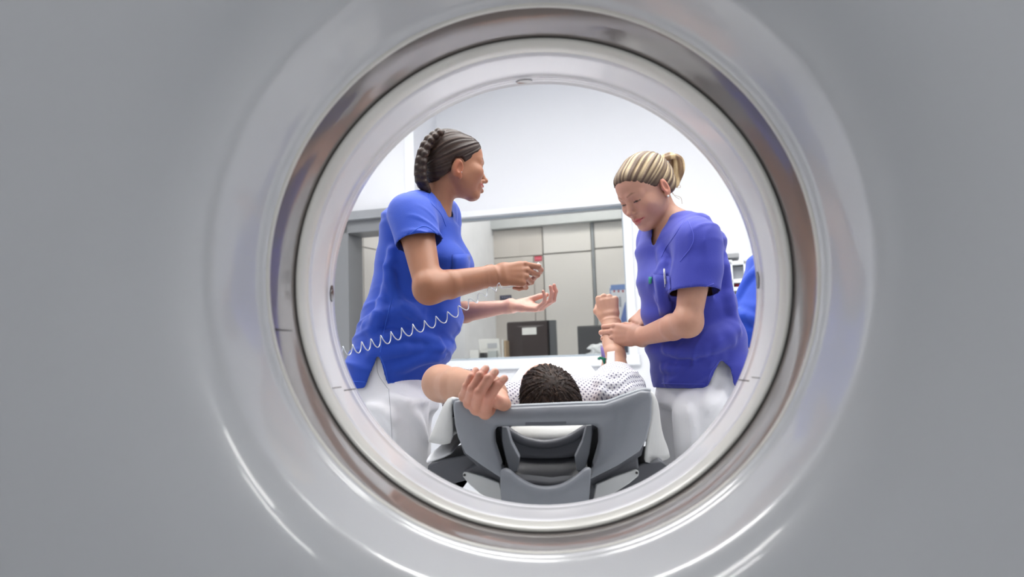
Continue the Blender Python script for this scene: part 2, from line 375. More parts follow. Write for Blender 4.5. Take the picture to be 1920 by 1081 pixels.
for x, y in ((1172, 566), (1182, 566), (1180, 600), (1166, 604), (1164, 598)):
    u, z = W(x, y, vq - 0.003); pts.append(R(u, vq - 0.003, z))
prism('printed_shape', pts, EY * 0.003, mat('poster_blue_shape', srgb(96, 122, 190), 0.6), ps)

# desk behind the window, monitors, papers, small boxes
vd0, zd = VB + WT + 0.02, wz0 - 0.03
dk = empty('control_desk', R(-1.0, 5.9, 0), 'white desk behind the observation window carrying the monitors', 'desk')
room_box('desk_top', (wu0 + .02, 0.4, vd0, vd0 + 0.75, zd - 0.035, zd), M_WHITEFRAME, dk)
for u in (wu0 + .05, 0.34): room_box('leg', (u, u + 0.05, vd0 + 0.05, vd0 + 0.7, 0, zd - 0.035), M_WHITEFRAME, dk)
def monitor(x0, x1, y0, y1, v, label, material, labelled):
    xm = (x0 + x1) / 2; um = W(xm, 640, v)[0]; u0 = W(x0, 640, v)[0]; u1 = W(x1, 640, v)[0]; z1 = W(xm, y0, v)[1]; z0 = max(W(xm, y1, v)[1], zd + 0.012)
    t = empty('monitor', R(um, v, zd), label, 'monitor')
    room_box('housing', (u0, u1, v, v + 0.05, z0, z1), material, t, 0.006)
    room_box('screen_bezel', (u0 - 0.008, u1 + 0.008, v + 0.05, v + 0.065, z0 - 0.008, z1 + 0.008), M_BLACK, t, 0.004)
    room_box('stand', (um - 0.06, um + 0.06, v + 0.01, v + 0.04, zd, z0 + 0.02), M_BLACK, t, 0.003)
    room_box('foot', (um - 0.13, um + 0.13, v - 0.03, v + 0.16, zd, zd + 0.012), M_BLACK, t, 0.004)
    return t, u0, u1, z0, z1
vm = vd0 + 0.22
mo, u0, u1, z0, z1 = monitor(951, 1027, 603, 670, vm, 'dark brown monitor back with a white label, behind the window', M_BROWNBLK, True)
room_box('label_sticker', (W(979, 620, vm)[0], W(1006, 620, vm)[0], vm - 0.002, vm, W(990, 627, vm)[1], W(990, 614, vm)[1]), M_PAPER, mo, 0)
ua, ub, zh = W(967, 610, vm)[0], W(1020, 610, vm)[0], W(990, 609.5, vm)[1]
prism('handle_slot', [R(ua + (ub - ua) * t, vm - 0.003, zh - 0.004 - (0.016 * math.sin(PI * t) if s else 0)) for s, ts in ((0, np.linspace(0, 1, 9)), (1, np.linspace(1, 0, 9))) for t in ts], EY * 0.004, mat('slot_grey', srgb(120, 114, 112), 0.4), mo)
room_box('side_wing', (u1 + 0.010, W(1042, 640, vm)[0], vm + 0.02, vm + 0.06, zd, z1 + 0.006), mat('monitor_grey', srgb(88, 90, 92), 0.4), mo, 0.004)
room_box('lower_box', (u0 - 0.022, u0 - 0.002, vm + 0.01, vm + 0.05, zd, zd + 0.16), M_BLACK, mo, 0.003)
monitor(1083, 1186, 610, 668, vm + 0.03, 'dark grey wide monitor back behind the wrapped plastic bag', mat('monitor_dark_grey', srgb(72, 72, 74), 0.4), False)
def stand_box(name, x0, x1, y0, v, dv, material, label, cat, lean=0.0, group=None):
    u0, u1 = W(x0, 650, v)[0], W(x1, 650, v)[0]; z1 = W((x0 + x1) / 2, y0, v)[1]
    bm = bmesh.new(); b = rbox(u0, u1, v, v + dv, zd + 0.001, z1); b = b[:4] + [p + EX * lean for p in b[4:]]; box_bm(bm, b)
    return tag(bev(bm_obj(name, bm, material, None, smooth=False), 0.003), label, cat, group)
stand_box('tissue_box', 880, 897, 656, vd0 + 0.06, 0.06, M_PAPER, 'small white box on the desk left of the papers', 'box')
stand_box('stapler_block', 899, 907, 661, vd0 + 0.06, 0.09, M_BLACK, 'small black desk gadget between white box and papers', 'stapler')
fr = stand_box('document_holder', 902, 940, 635, vd0 + 0.17, 0.012, M_PAPER, 'white paper sheets propped upright left of the brown monitor', 'papers', -0.02)
room_box('print_block', (W(914, 650, vd0 + .168)[0], W(932, 650, vd0 + .168)[0], vd0 + 0.166, vd0 + 0.169, W(922, 652, vd0 + .168)[1], W(922, 643, vd0 + .168)[1]), mat('print_grey', srgb(190, 192, 196), 0.6), fr, 0)
stand_box('paper_tray', 914, 930, 657, vd0 + 0.10, 0.05, mat('tray_clear_grey', srgb(186, 192, 190), 0.3), 'low clear grey tray in front of the propped papers', 'tray')
stand_box('folder', 941, 944, 636, vd0 + 0.09, 0.12, mat('folder_white', srgb(228, 228, 226), 0.5), 'thin pale folder standing beside the brown monitor', 'folder', 0.0)
stand_box('folder', 945, 947.5, 638, vd0 + 0.09, 0.12, mat('folder_tan', srgb(196, 172, 140), 0.5), 'thin tan folder standing beside the brown monitor', 'folder', 0.0)
# crumpled clear plastic bag on the desk
u, z = W(1123, 640, vd0 + 0.12)
bm = bmesh.new(); bmesh.ops.create_icosphere(bm, subdivisions=4, radius=1)
for vtx in bm.verts:
    c = vtx.co; k = 1 + 0.18 * math.sin(7 * c.x + 3 * c.z) * math.sin(6 * c.y - 4 * c.z) + 0.08 * math.sin(15 * c.x - 9 * c.z)
    top = max(0, c.z); wv = 0.10 * (0.75 + 0.35 * abs(c.z) ** 0.5 if c.z > 0 else 1.0) * (0.72 if -0.2 < c.z < 0.35 else 1.0)
    q = R(u + c.x * wv * k, vd0 + 0.12 + c.y * 0.07 * k, zd + 0.066 + c.z * 0.062 * (1 + .1 * math.sin(9 * c.x))); vtx.co = q
    if vtx.co.z < zd + 0.002: vtx.co.z = zd + 0.002
M_BAG = mat('clear_plastic', srgb(238, 242, 244), 0.12, var=0.03); M_BAG.node_tree.nodes['Principled BSDF'].inputs['Alpha'].default_value = 0.8
tag(bm_obj('plastic_bag', bm, M_BAG), 'crumpled clear plastic bag on the desk behind the patient\'s raised arm', 'bag')
# corridor beyond the grey door frame: panels of a pale side cupboard
cs = empty('side_cupboard', R(W(690, 560, 5.35)[0], 5.6, 0), 'pale tall cupboard with thin joints seen through the grey door frame', 'cupboard')
p0 = np.array(W(656, 560, 5.25)); p1 = np.array(W(683, 560, 5.5)); p2 = np.array(W(760, 560, 6.1))
def vpanel(name, ua, va, ub, vb, z0, z1, material, parent):
    bm = bmesh.new(); a = R(ua, va, 0); b = R(ub, vb, 0); d = (b - a) / np.linalg.norm(b - a); nn = np.array([-d[1], d[0], 0]) * 0.02; g = d * 0.004
    Z = lambda z: np.array([0, 0, z])
    box_bm(bm, [p + Z(z) for z in (z0 + .004, z1 - .004) for p in (a + g, b - g, b - g + nn, a + g + nn)])
    return bev(bm_obj(name, bm, material, parent, smooth=False), 0.002)
zt = 1.93
for (ua, va, ub, vb) in ((p0[0] - 0.12, 5.25, p1[0], 5.5), (p1[0], 5.5, p2[0], 6.1)):
    vpanel('door', ua, va, ub, vb, 0.05, zt, M_CABW, cs); vpanel('top_panel', ua, va, ub, vb, zt, 2.6, M_CABW, cs)
vpanel('body', p0[0] - 0.13, 5.275, p2[0], 6.125, 0, 2.62, mat('joint_grey', srgb(172, 170, 166), 0.6), cs)

# ------------------------------------------------------------------ storage rack at the right edge
vr = 4.6
ur0, ur1 = W(1340, 520, vr)[0], W(1440, 520, vr)[0]
rk = empty('storage_rack', R((ur0 + ur1) / 2, vr + .2, 0), 'white storage rack with shelves and trays against the back wall, right edge', 'rack')
M_RACK = mat('rack_white', srgb(214, 218, 222), 0.4); M_TRAYG = mat('tray_grey', srgb(150, 152, 154), 0.4)
for u in (ur0, W(1371, 520, vr)[0], W(1399, 520, vr)[0], ur1):
    room_box('post', (u - 0.012, u + 0.012, vr, vr + 0.03, 0, W(1380, 486, vr)[1]), M_RACK, rk)
    room_box('post', (u - 0.012, u + 0.012, vr + .37, vr + 0.4, 0, W(1380, 486, vr)[1]), M_RACK, rk)
for y in (492, 526, 541, 575, 620, 680):
    z = W(1385, y, vr)[1]; room_box('shelf', (ur0 - 0.02, ur1 + 0.02, vr, vr + 0.4, z - 0.012, z + 0.012), M_RACK, rk)
SHZ = [W(1385, y, vr)[1] for y in (492, 526, 541, 575, 620, 680)]
def rackthing(name, x0, x1, y0, y1, material, label, cat, dv=0.2, v=vr + 0.02, shelf=True):
    u0, u1 = W(x0, 520, v)[0], W(x1, 520, v)[0]; xm = (x0 + x1) / 2
    z0, z1 = W(xm, y1, v)[1], W(xm, y0, v)[1]
    if shelf: h_ = z1 - z0; z0 = min(SHZ, key=lambda q: abs(q - z0)) + .0135; z1 = z0 + h_ - .012
    v += .034
    return tag(room_box(name, (u0, u1, v, v + dv, z0, z1), material, None, 0.005), label, cat)
rackthing('metal_tray', 1354, 1389, 473, 482, M_TRAYG, 'flat grey tray lying on top of the storage rack', 'tray', 0.3, vr + 0.0, False)
rackthing('support_box', 1362, 1374, 482.2, 490.3, mat('grey_block', srgb(132, 134, 138), 0.5), 'small grey block under the flat tray on the rack', 'box', 0.2)
rackthing('support_box', 1398, 1408, 484, 490.3, mat('grey_block', srgb(132, 134, 138), 0.5), 'small grey block on the rack top beside the other nurse', 'box', 0.1)
rackthing('storage_bin', 1373, 1397, 496, 524.3, mat('bin_grey', srgb(176, 180, 186), 0.4), 'pale grey storage bin on the rack below the flat tray', 'bin', 0.25)
rackthing('storage_bin', 1354, 1369, 496, 524.3, mat('bin_white', srgb(205, 208, 210), 0.4), 'off white storage bin on the rack next to the blonde nurse\'s back', 'bin', 0.25)
rackthing('red_packet', 1377, 1386, 529, 539.3, mat('packet_red', srgb(214, 70, 84), 0.5), 'small red packet lying on the storage rack', 'packet', 0.08)
rackthing('white_carton', 1355, 1375, 529, 539.3, M_PAPER, 'white carton on the rack left of the red packet', 'carton', 0.15)
rackthing('label_box', 1362, 1373, 545, 573.3, mat('blue_grey', srgb(122, 132, 148), 0.5), 'blue grey box low on the storage rack', 'box', 0.2)
rackthing('white_bin', 1375, 1392, 552, 573.3, mat('bin_white', srgb(205, 208, 210), 0.4), 'white bin low on the rack beside the third nurse', 'bin', 0.2)
rackthing('white_bin', 1354, 1390, 590, 618.3, M_PAPER, 'large white bin near the bottom of the rack', 'bin', 0.2)

# ------------------------------------------------------------------ patient table: cradle, head holder, base
M_CRADLE = mat('cradle_grey', srgb(134, 138, 145), 0.42, var=0.05, scale=14, bump=0.10, bscale=90)
M_CRADLED = mat('cradle_dark_grey', srgb(88, 90, 96), 0.5, var=0.05, scale=14, bump=0.06, bscale=120)
M_CRADLEL = mat('cradle_rim_grey', srgb(150, 156, 164), 0.4, var=0.03, scale=14)
M_PLATE = mat('plate_white', srgb(208, 210, 210), 0.4)
pt = empty('patient_table', (-0.019, 2.6, 0), 'grey scanner table with a scooped head end under the lying patient', 'table')
YF = 1.60
OI = [((945, 900), (939, 872)), ((905, 874), (932, 850)), ((872, 850), (926, 832)), ((858, 820), (925, 818)), ((852, 795), (926, 808)), ((849, 765), (930, 802)), ((851, 752), (933, 800.5)), ((862, 750), (936, 800)), ((900, 757), (950, 799.7)), ((935, 765), (965, 799.5)),
      ((985, 763), (995, 799)), ((1030, 761), (1030, 799)), ((1080, 759), (1075, 798)), ((1110, 758), (1095, 797.5)), ((1135, 757), (1105, 797)), ((1168, 745), (1112, 797)), ((1205, 732), (1117, 799)), ((1220, 734), (1121, 802)), ((1224, 745), (1123, 806)), ((1222, 785), (1124, 818)), ((1214, 822), (1124, 832)), ((1200, 846), (1121, 845)), ((1160, 872), (1117, 858)), ((1108, 898), (1113, 872))]
def oi(t, Y): return [P(o[0] + (i[0] - o[0]) * t, o[1] + (i[1] - o[1]) * t, YF) + A_((0, Y, 0)) for o, i in OI]
A_ = lambda p: np.asarray(p, float)
rows = [oi(0, .055), oi(0.0, .010), oi(0.02, .003), oi(.06, 0), oi(.5, -.006), oi(.90, 0), oi(.97, .004), oi(1.0, .012), oi(1.0, .055)]
rows = [[r[k] for r in rows] for k in range(len(OI))]
loft('end_panel', rows, M_CRADLE, pt, closed=True)
# lighter rounded rim along the top edge
rim = catmull([P(x, y, YF + 0.028) for x, y in ((849, 754), (862, 752), (900, 758), (935, 765.5), (985, 763.5), (1080, 759.5), (1135, 757), (1168, 746), (1205, 734), (1219, 735))], 6)
V, Fc = tube('', rim, 0.0085, None, seg=10); rimo = mesh_obj('top_rim', V, Fc, M_CRADLEL, pt)
# the lower face of the top bar steps back a little: a recessed finger strip
prism('grip_strip', [P(x, y, YF - 0.002) for x, y in ((985, 797.5), (985, 790.5), (1062, 787.5), (1062, 794.5))], (0, 0.006, 0), mat('cradle_line', srgb(98, 101, 108), 0.5), pt, bevel=0.001)
# long trough of the cradle
sec = [(852, 748), (853, 795), (866, 840), (905, 874), (950, 897), (1030, 905), (1105, 896), (1160, 870), (1205, 842), (1216, 795), (1220, 735)]
base = [P(x, y, YF) - np.array([0, YF, 0]) for x, y in sec]
def csec(t, y, lift=0.0):
    c = np.array([AX + 0.006, 0, 0.0]); out = []
    for b in base: out.append(np.array([c[0] + (b[0] - c[0]) * t, y, b[2] + lift]))
    return out
# the trough keeps its ends in view: the floor rises behind the head part
trough = [csec(0.93, YF + 0.052, -.006), csec(0.95, 2.1), csec(0.95, 2.9), csec(0.95, 3.9)]
for r in trough[1:]:
    for p in r: p[2] = min(max(p[2], 0.735), 0.795)
loft('cradle_shell', trough, M_CRADLED, pt, thick=0.02, offset=-1)
# scooped head holder between the two sides
def row(pts, y): return catmull([P(x, yy, y) for x, yy in pts], 4)
front_low = row([(940, 950), (962, 952), (990, 953), (1022, 954), (1055, 953), (1085, 951), (1104, 948)], 1.545)
front_mid = row([(938, 908), (962, 918), (990, 932), (1022, 938), (1055, 931), (1085, 914), (1107, 904)], 1.543)
lip_a = row([(938, 884), (946, 880), (956, 883), (972, 896), (998, 911), (1027, 915), (1056, 909), (1082, 892), (1096, 880), (1103, 876), (1109, 880)], 1.546)
lip_m = row([(940, 880), (946, 876), (956, 879), (971, 892), (998, 907), (1027, 911), (1056, 905), (1083, 888), (1096, 877), (1103, 873.5), (1107, 876)], 1.556)
lip_b = row([(943, 878), (948, 875), (957, 878), (972, 890), (998, 905), (1027, 909), (1056, 903), (1083, 886), (1096, 875), (1102, 873), (1105, 875)], 1.580)
lip_c = row([(946, 890), (950, 888), (959, 892), (974, 903), (998, 917), (1027, 921), (1056, 915), (1081, 899), (1094, 888), (1099, 886), (1103, 888)], 1.590)
def resamp(r, n=31):
    q = np.array(r); s_ = np.concatenate([[0], np.cumsum(np.linalg.norm(np.diff(q, axis=0), axis=1))]); t_ = np.linspace(0, s_[-1], n); return [np.array([np.interp(v, s_, q[:, k]) for k in range(3)]) for v in t_]
loft('head_holder', [resamp(r) for r in (front_low, front_mid, lip_a, lip_m, lip_b, lip_c)], M_CRADLE, pt, thick=0.006, sub=1, offset=-1)
in_1 = row([(947, 892), (960, 900), (990, 930), (1026, 940), (1060, 932), (1086, 905), (1102, 890)], 1.592)
in_2 = row([(948, 890), (966, 905), (990, 925), (1026, 930), (1060, 925), (1080, 905), (1100, 888)], 1.68)
in_3 = row([(948, 848), (966, 856), (988, 858), (1022, 858.5), (1055, 858), (1078, 855), (1100, 846)], 1.705)
loft('scoop', [resamp(r) for r in (in_1, in_2, in_3)], mat('scoop_shade_grey', srgb(58, 59, 64), 0.45), pt, thick=0.006, sub=1, offset=-1)  # same grey part as the holder; the shade of the hollow is in its colour
in_4 = row([(946, 846), (964, 854), (986, 857.5), (1022, 858), (1056, 857), (1079, 852), (1101, 844)], 1.701)
in_5 = row([(941, 822), (957, 836), (982, 842), (1022, 843), (1060, 841), (1087, 832), (1108, 818)], 1.708)
in_6 = row([(938, 800), (952, 812), (980, 829), (1022, 836), (1062, 828), (1094, 810), (1114, 797)], 1.712)
loft('head_plate', [in_4, in_5, in_6], M_CRADLED, pt, thick=0.02, sub=1, offset=-1)
V, Fc = tube('', row([(937, 797), (953, 809), (983, 826), (1024, 833), (1064, 824), (1094, 807), (1115, 794)], 1.715), 0.011, None, seg=10)
mesh_obj('plate_rim', V, Fc, M_CRADLED, pt)
for sgn, xs in ((-1, ((940, 799), (950, 800), (959, 830), (974, 858), (970, 884), (955, 884), (946, 852), (941, 826))), (1, ((1110, 796), (1100, 797), (1092, 828), (1078, 857), (1081, 882), (1096, 882), (1105, 850), (1109, 824)))):
    prism('wing', [P(x, y, 1.655) for x, y in xs], (0, 0.06, 0), M_CRADLE, pt, bevel=0.006)
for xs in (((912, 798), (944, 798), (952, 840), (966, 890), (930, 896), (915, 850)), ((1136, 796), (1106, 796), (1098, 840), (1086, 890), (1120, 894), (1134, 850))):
    prism('slot_shade_strip', [P(x, y, 1.725) for x, y in xs], (0, 0.01, 0), M_BLACK, pt)  # black strips added behind the side slots to stand in for their shade
# carrier below: dark side rails, pale oval plates with screws, deep base
for pts in (((797, 905), (803, 870), (835, 860), (885, 850), (912, 878), (885, 893), (842, 905), (862, 925), (800, 925)), ((1142, 905), (1192, 874), (1206, 867), (1240, 864), (1252, 872), (1235, 900), (1200, 930), (1180, 930))):
    prism('side_rail', [P(x, y, 1.72) for x, y in pts], (0, 0.30, 0), M_CRADLED, pt, bevel=0.004)
for pts in (((866, 885), (905, 866), (945, 890), (945, 912), (905, 900)), ((1108, 908), (1150, 880), (1196, 856), (1198, 878), (1160, 890), (1112, 918))):
    prism('under_skirt', [P(x, y, 1.66) for x, y in pts], (0, 0.05, 0), M_CRADLED, pt, bevel=0.004)
for pts, sc in ((((868, 886), (876, 885), (905, 893), (936, 905), (944, 940), (930, 940), (900, 925), (880, 908), (868, 893)), (871, 890)), (((1112, 940), (1118, 908), (1150, 894), (1192, 880), (1198, 883), (1197, 892), (1180, 906), (1150, 925), (1125, 942)), (1194, 886))):
    prism('cover_plate', [P(x, y, 1.64) for x, y in pts], (0, 0.012, 0), M_PLATE, pt, bevel=0.002)
    c = P(*sc, 1.638); bm = bmesh.new()
    bmesh.ops.create_cone(bm, cap_ends=True, segments=14, radius1=0.003, radius2=0.0025, depth=0.004, matrix=Matrix.Translation(Vector(c)) @ Matrix.Rotation(PI / 2, 4, 'X'))
    bm_obj('screw', bm, M_BLACK, pt, smooth=False)
wbox('carrier', -0.17, 0.14, 1.74, 3.9, 0.60, 0.70, M_CRADLED, pt, 0.01)
wbox('base', -0.22, 0.18, 1.95, 3.6, 0.0, 0.60, M_PLATE, pt, 0.02)
# cushions and sheets
M_SHEETG = mat('pad_grey_white', srgb(190, 191, 190), 0.75, var=0.03, scale=30, bump=0.12, bscale=350)
M_SHEET = mat('sheet_white', srgb(244, 245, 248), 0.8, var=0.01, scale=10, bump=0.08, bscale=60)
M_PILLOW = mat('head_pad_white', srgb(205, 206, 204), 0.8, var=0.02, scale=20, bump=0.05, bscale=200)
# ------------------------------------------------------------------ body modelling: distance fields turned into one continuous mesh
A3 = lambda p: np.asarray(p, float)
def unit(v): v = A3(v); return v / np.linalg.norm(v)
class Prim:
    def __init__(s, f, lo, hi, op='add', k=0.01): s.f, s.lo, s.hi, s.op, s.k = f, A3(lo), A3(hi), op, k
def cap(a, b, ra, rb=None, k=0.01, op='add'):
    a, b = A3(a), A3(b); rb = ra if rb is None else rb; ab = b - a; L2 = ab.dot(ab) + 1e-12; rm = max(ra, rb)
    def f(x, y, z):
        x, y, z = x - a[0], y - a[1], z - a[2]
        t = np.clip((x * ab[0] + y * ab[1] + z * ab[2]) / L2, 0, 1)
        return np.sqrt((x - t * ab[0]) ** 2 + (y - t * ab[1]) ** 2 + (z - t * ab[2]) ** 2) - (ra + (rb - ra) * t)
    return Prim(f, np.minimum(a, b) - rm, np.maximum(a, b) + rm, op, k)
def ell(c, r, Rm=None, k=0.01, op='add'):
    c, r = A3(c), A3(r); Rm = np.eye(3) if Rm is None else Rm; m = max(r)
    def f(x, y, z):
        x, y, z = x - c[0], y - c[1], z - c[2]
        q = [(Rm[0, i] * x + Rm[1, i] * y + Rm[2, i] * z) / r[i] for i in range(3)]
        k0 = np.sqrt(q[0] ** 2 + q[1] ** 2 + q[2] ** 2); k1 = np.sqrt((q[0] / r[0]) ** 2 + (q[1] / r[1]) ** 2 + (q[2] / r[2]) ** 2)
        return k0 * (k0 - 1) / (k1 + 1e-9)
    ext = np.sqrt(((Rm * r) ** 2).sum(1))
    return Prim(f, c - ext, c + ext, op, k)
def ecap(a, b, ea, eb, u, k=0.02, op='add', flat=0.5):
    a, b = A3(a), A3(b); ab = b - a; L = np.linalg.norm(ab); w_ = ab / L
    u = A3(u) - w_ * w_.dot(u); u = unit(u); v = np.cross(w_, u)
    def f(x, y, z):
        x, y, z = x - a[0], y - a[1], z - a[2]
        tt = (x * w_[0] + y * w_[1] + z * w_[2]); t = np.clip(tt / L, 0, 1); qw = tt - t * L
        ru = ea[0] + (eb[0] - ea[0]) * t; rv = ea[1] + (eb[1] - ea[1]) * t; rw = flat * (ru + rv) / 2
        qu = (x * u[0] + y * u[1] + z * u[2]) / ru; qv = (x * v[0] + y * v[1] + z * v[2]) / rv; qw = qw / rw
        k0 = np.sqrt(qu ** 2 + qv ** 2 + qw ** 2); k1 = np.sqrt((qu / ru) ** 2 + (qv / rv) ** 2 + (qw / rw) ** 2)
        return np.where(k0 < 1e-6, -np.minimum(ru, rv), k0 * (k0 - 1) / (k1 + 1e-9))
    m = max(*ea, *eb)
    return Prim(f, np.minimum(a, b) - m, np.maximum(a, b) + m, op, k)
def smin(a, b, k):
    h = np.maximum(k - np.abs(a - b), 0) / k; return np.minimum(a, b) - h * h * k * 0.25
def comb(D, d, p):
    if p.op == 'add': return smin(D, d, p.k)
    return -smin(-D, d, p.k)
def field_at(prims, X):
    D = np.full(len(X), 0.5); x, y, z = X[:, 0], X[:, 1], X[:, 2]
    for p in prims: D = comb(D, p.f(x, y, z), p)
    return D
class Grid:
    def __init__(s, lo, hi, h):
        s.lo = A3(lo); s.h = h; s.n = np.ceil((A3(hi) - s.lo) / h).astype(int) + 1
        s.ax = [(s.lo[i] + h * np.arange(s.n[i])).astype(np.float32) for i in range(3)]
        s.D = np.full(s.n, 0.06, np.float32)
    def sl(s, lo, hi):
        a = np.clip(np.floor((lo - s.lo) / s.h).astype(int), 0, s.n); b = np.clip(np.ceil((hi - s.lo) / s.h).astype(int) + 1, 0, s.n)
        return None if (b <= a).any() else tuple(slice(a[i], b[i]) for i in range(3))
    def xyz(s, q): return s.ax[0][q[0]][:, None, None], s.ax[1][q[1]][None, :, None], s.ax[2][q[2]][None, None, :]
    def add(s, prims):
        for p in prims:
            pad = p.k + 4 * s.h; q = s.sl(p.lo - pad, p.hi + pad)
            if q is None: continue
            s.D[q] = comb(s.D[q], np.minimum(p.f(*s.xyz(q)), 0.06).astype(np.float32), p)
        return s
def grid_for(prims, h, lo=None, hi=None, pad=0.02):
    l = np.min([p.lo for p in prims if p.op == 'add'], 0) - pad; u = np.max([p.hi for p in prims if p.op == 'add'], 0) + pad
    if lo is not None: l = np.maximum(l, lo)
    if hi is not None: u = np.minimum(u, hi)
    return Grid(l, u, h).add(prims)
def snet(g):
    D, h = g.D, g.h; ins = D < 0
    c = np.zeros(np.array(D.shape) - 1, np.int8)
    offs = [(i, j, k) for i in (0, 1) for j in (0, 1) for k in (0, 1)]
    S3 = lambda o: tuple(slice(o[i], D.shape[i] - 1 + o[i]) for i in range(3))
    for o in offs: c += ins[S3(o)]
    act = (c > 0) & (c < 8); I = np.argwhere(act); idx = np.full(act.shape, -1, np.int64); idx[act] = np.arange(len(I))
    acc = np.zeros((len(I), 3)); cnt = np.zeros(len(I))
    val = {o: D[S3(o)][act].astype(float) for o in offs}
    for o in offs:
        for ax in range(3):
            if o[ax] == 0:
                q = list(o); q[ax] = 1; q = tuple(q); a, b = val[o], val[q]; m_ = (a < 0) != (b < 0)
                t = np.where(m_, a / np.where(m_, a - b, 1), 0); p = np.tile(np.array(o, float), (len(I), 1)); p[:, ax] += t
                acc[m_] += p[m_]; cnt[m_] += 1
    V = (I + acc / cnt[:, None]) * h + g.lo; Fs = []
    for ax in range(3):
        b, c_ = (ax + 1) % 3, (ax + 2) % 3
        s0 = [slice(None)] * 3; s1 = [slice(None)] * 3; s0[ax] = slice(0, -1); s1[ax] = slice(1, None)
        for q in (b, c_): s0[q] = slice(1, -1); s1[q] = slice(1, -1)
        a0, a1 = ins[tuple(s0)], ins[tuple(s1)]; E = np.argwhere(a0 != a1)
        if not len(E): continue
        fl = a0[tuple(E.T)]; E = E.copy(); E[:, b] += 1; E[:, c_] += 1
        def cell(db, dc): e = E.copy(); e[:, b] -= db; e[:, c_] -= dc; return idx[tuple(e.T)]
        f = np.stack([cell(1, 1), cell(0, 1), cell(0, 0), cell(1, 0)], 1); f[~fl] = f[~fl][:, ::-1]; Fs.append(f)
    return V, np.concatenate(Fs)
def relax(V, Fc, it=2, lam=0.5):
    e = np.concatenate([Fc[:, [0, 1]], Fc[:, [1, 2]], Fc[:, [2, 3]], Fc[:, [3, 0]]]); e = np.concatenate([e, e[:, ::-1]])
    n = np.bincount(e[:, 0], minlength=len(V))[:, None] + 1e-9
    for _ in range(it):
        s_ = np.stack([np.bincount(e[:, 0], weights=V[e[:, 1], i], minlength=len(V)) for i in range(3)], 1) / n
        V = V + lam * (s_ - V)
        V = V - (lam * 1.04) * (np.stack([np.bincount(e[:, 0], weights=V[e[:, 1], i], minlength=len(V)) for i in range(3)], 1) / n - V) * 0.5
    return V
def compact(V, Fc):
    u, inv = np.unique(Fc, return_inverse=True); return V[u], inv.reshape(Fc.shape)
def sdf_obj(name, chunks, material, parent, color=None, extra=None):
    Vs, Fs, n = [], [], 0
    for V, Fc in chunks:
        V, Fc = compact(V, Fc); Vs.append(V); Fs.append(Fc + n); n += len(V)
    V = np.concatenate(Vs); Fc = np.concatenate(Fs)
    me = bpy.data.meshes.new(name); nf = len(Fc)
    me.vertices.add(len(V)); me.vertices.foreach_set('co', V.astype(np.float32).ravel())
    me.loops.add(nf * 4); me.loops.foreach_set('vertex_index', Fc.astype(np.int32).ravel())
    me.polygons.add(nf); me.polygons.foreach_set('loop_start', np.arange(0, nf * 4, 4, dtype=np.int32))
    me.update(calc_edges=True); me.validate()
    if color is not None:
        c = color(V) if callable(color) else color
        at = me.attributes.new('col', 'FLOAT_COLOR', 'POINT'); at.data.foreach_set('color', np.concatenate([c, np.ones((len(V), 1))], 1).astype(np.float32).ravel())
    if extra:
        for nm, fn in extra.items():
            at = me.attributes.new(nm, 'FLOAT_VECTOR', 'POINT'); at.data.foreach_set('vector', fn(V).astype(np.float32).ravel())
    return link(name, me, material, parent)
def march(prims, px, py, t0=1.0, t1=4.0):
    """where the line of sight through photograph points meets a surface"""
    d = np.stack([ray(a, b) for a, b in zip(np.ravel(px), np.ravel(py))]); d /= np.linalg.norm(d, axis=1)[:, None]; t = np.full(len(d), t0)
    for _ in range(90): t = np.minimum(t + np.clip(field_at(prims, CAM + d * t[:, None]), -0.01, 0.2) * 0.8, t1)
    return CAM + d * t[:, None]
def grad(prims, X, e=0.002):
    g = np.stack([field_at(prims, X + np.eye(3)[i] * e) - field_at(prims, X - np.eye(3)[i] * e) for i in range(3)], 1)
    return g / (np.linalg.norm(g, axis=1)[:, None] + 1e-9)
def segd(X, a, b):
    a, b = A3(a), A3(b); ab = b - a; t = np.clip((X - a) @ ab / (ab @ ab), 0, 1); return np.linalg.norm(X - a - t[:, None] * ab, axis=1)
def mixc(c, c2, w_): return c + (A3(c2) - c) * np.clip(w_, 0, 1)[:, None]
def sstep(x, a, b): t = np.clip((x - a) / (b - a), 0, 1); return t * t * (3 - 2 * t)
def waves(seed, n, freq, stretch=(1, 1, 1)):
    r = np.random.default_rng(seed); K = r.normal(size=(n, 3)); K /= np.linalg.norm(K, axis=1)[:, None]; K *= (freq * r.uniform(0.6, 1.5, n))[:, None] * A3(stretch); ph = r.uniform(0, 6.28, n)
    return lambda X: sum(np.sin(X @ K[i] + ph[i]) for i in range(n)) / math.sqrt(n)

# --- head in its own frame: x = the person's right, y = the way the face looks, z = crown
class Frame:
    def __init__(s, o, fwd, up, sc=1.0):
        s.o = A3(o); f = unit(fwd); u = A3(up) - f * f.dot(up); u = unit(u); s.R = np.stack([np.cross(f, u), f, u], 1); s.s = sc
    def w(s, p): return s.o + s.R @ (A3(p) * s.s)
    def loc(s, X): return (X - s.o) @ s.R / s.s
    def cap(s, a, b, ra, rb=None, k=0.01, op='add'): return cap(s.w(a), s.w(b), ra * s.s, (ra if rb is None else rb) * s.s, k * s.s, op)
    def ell(s, c, r, k=0.01, op='add', rot=None): return ell(s.w(c), A3(r) * s.s, s.R if rot is None else s.R @ rot, k * s.s, op)
def rotx(a): c, s_ = math.cos(a), math.sin(a); return np.array([[1, 0, 0], [0, c, -s_], [0, s_, c]])
def rotz(a): c, s_ = math.cos(a), math.sin(a); return np.array([[c, -s_, 0], [s_, c, 0], [0, 0, 1]])
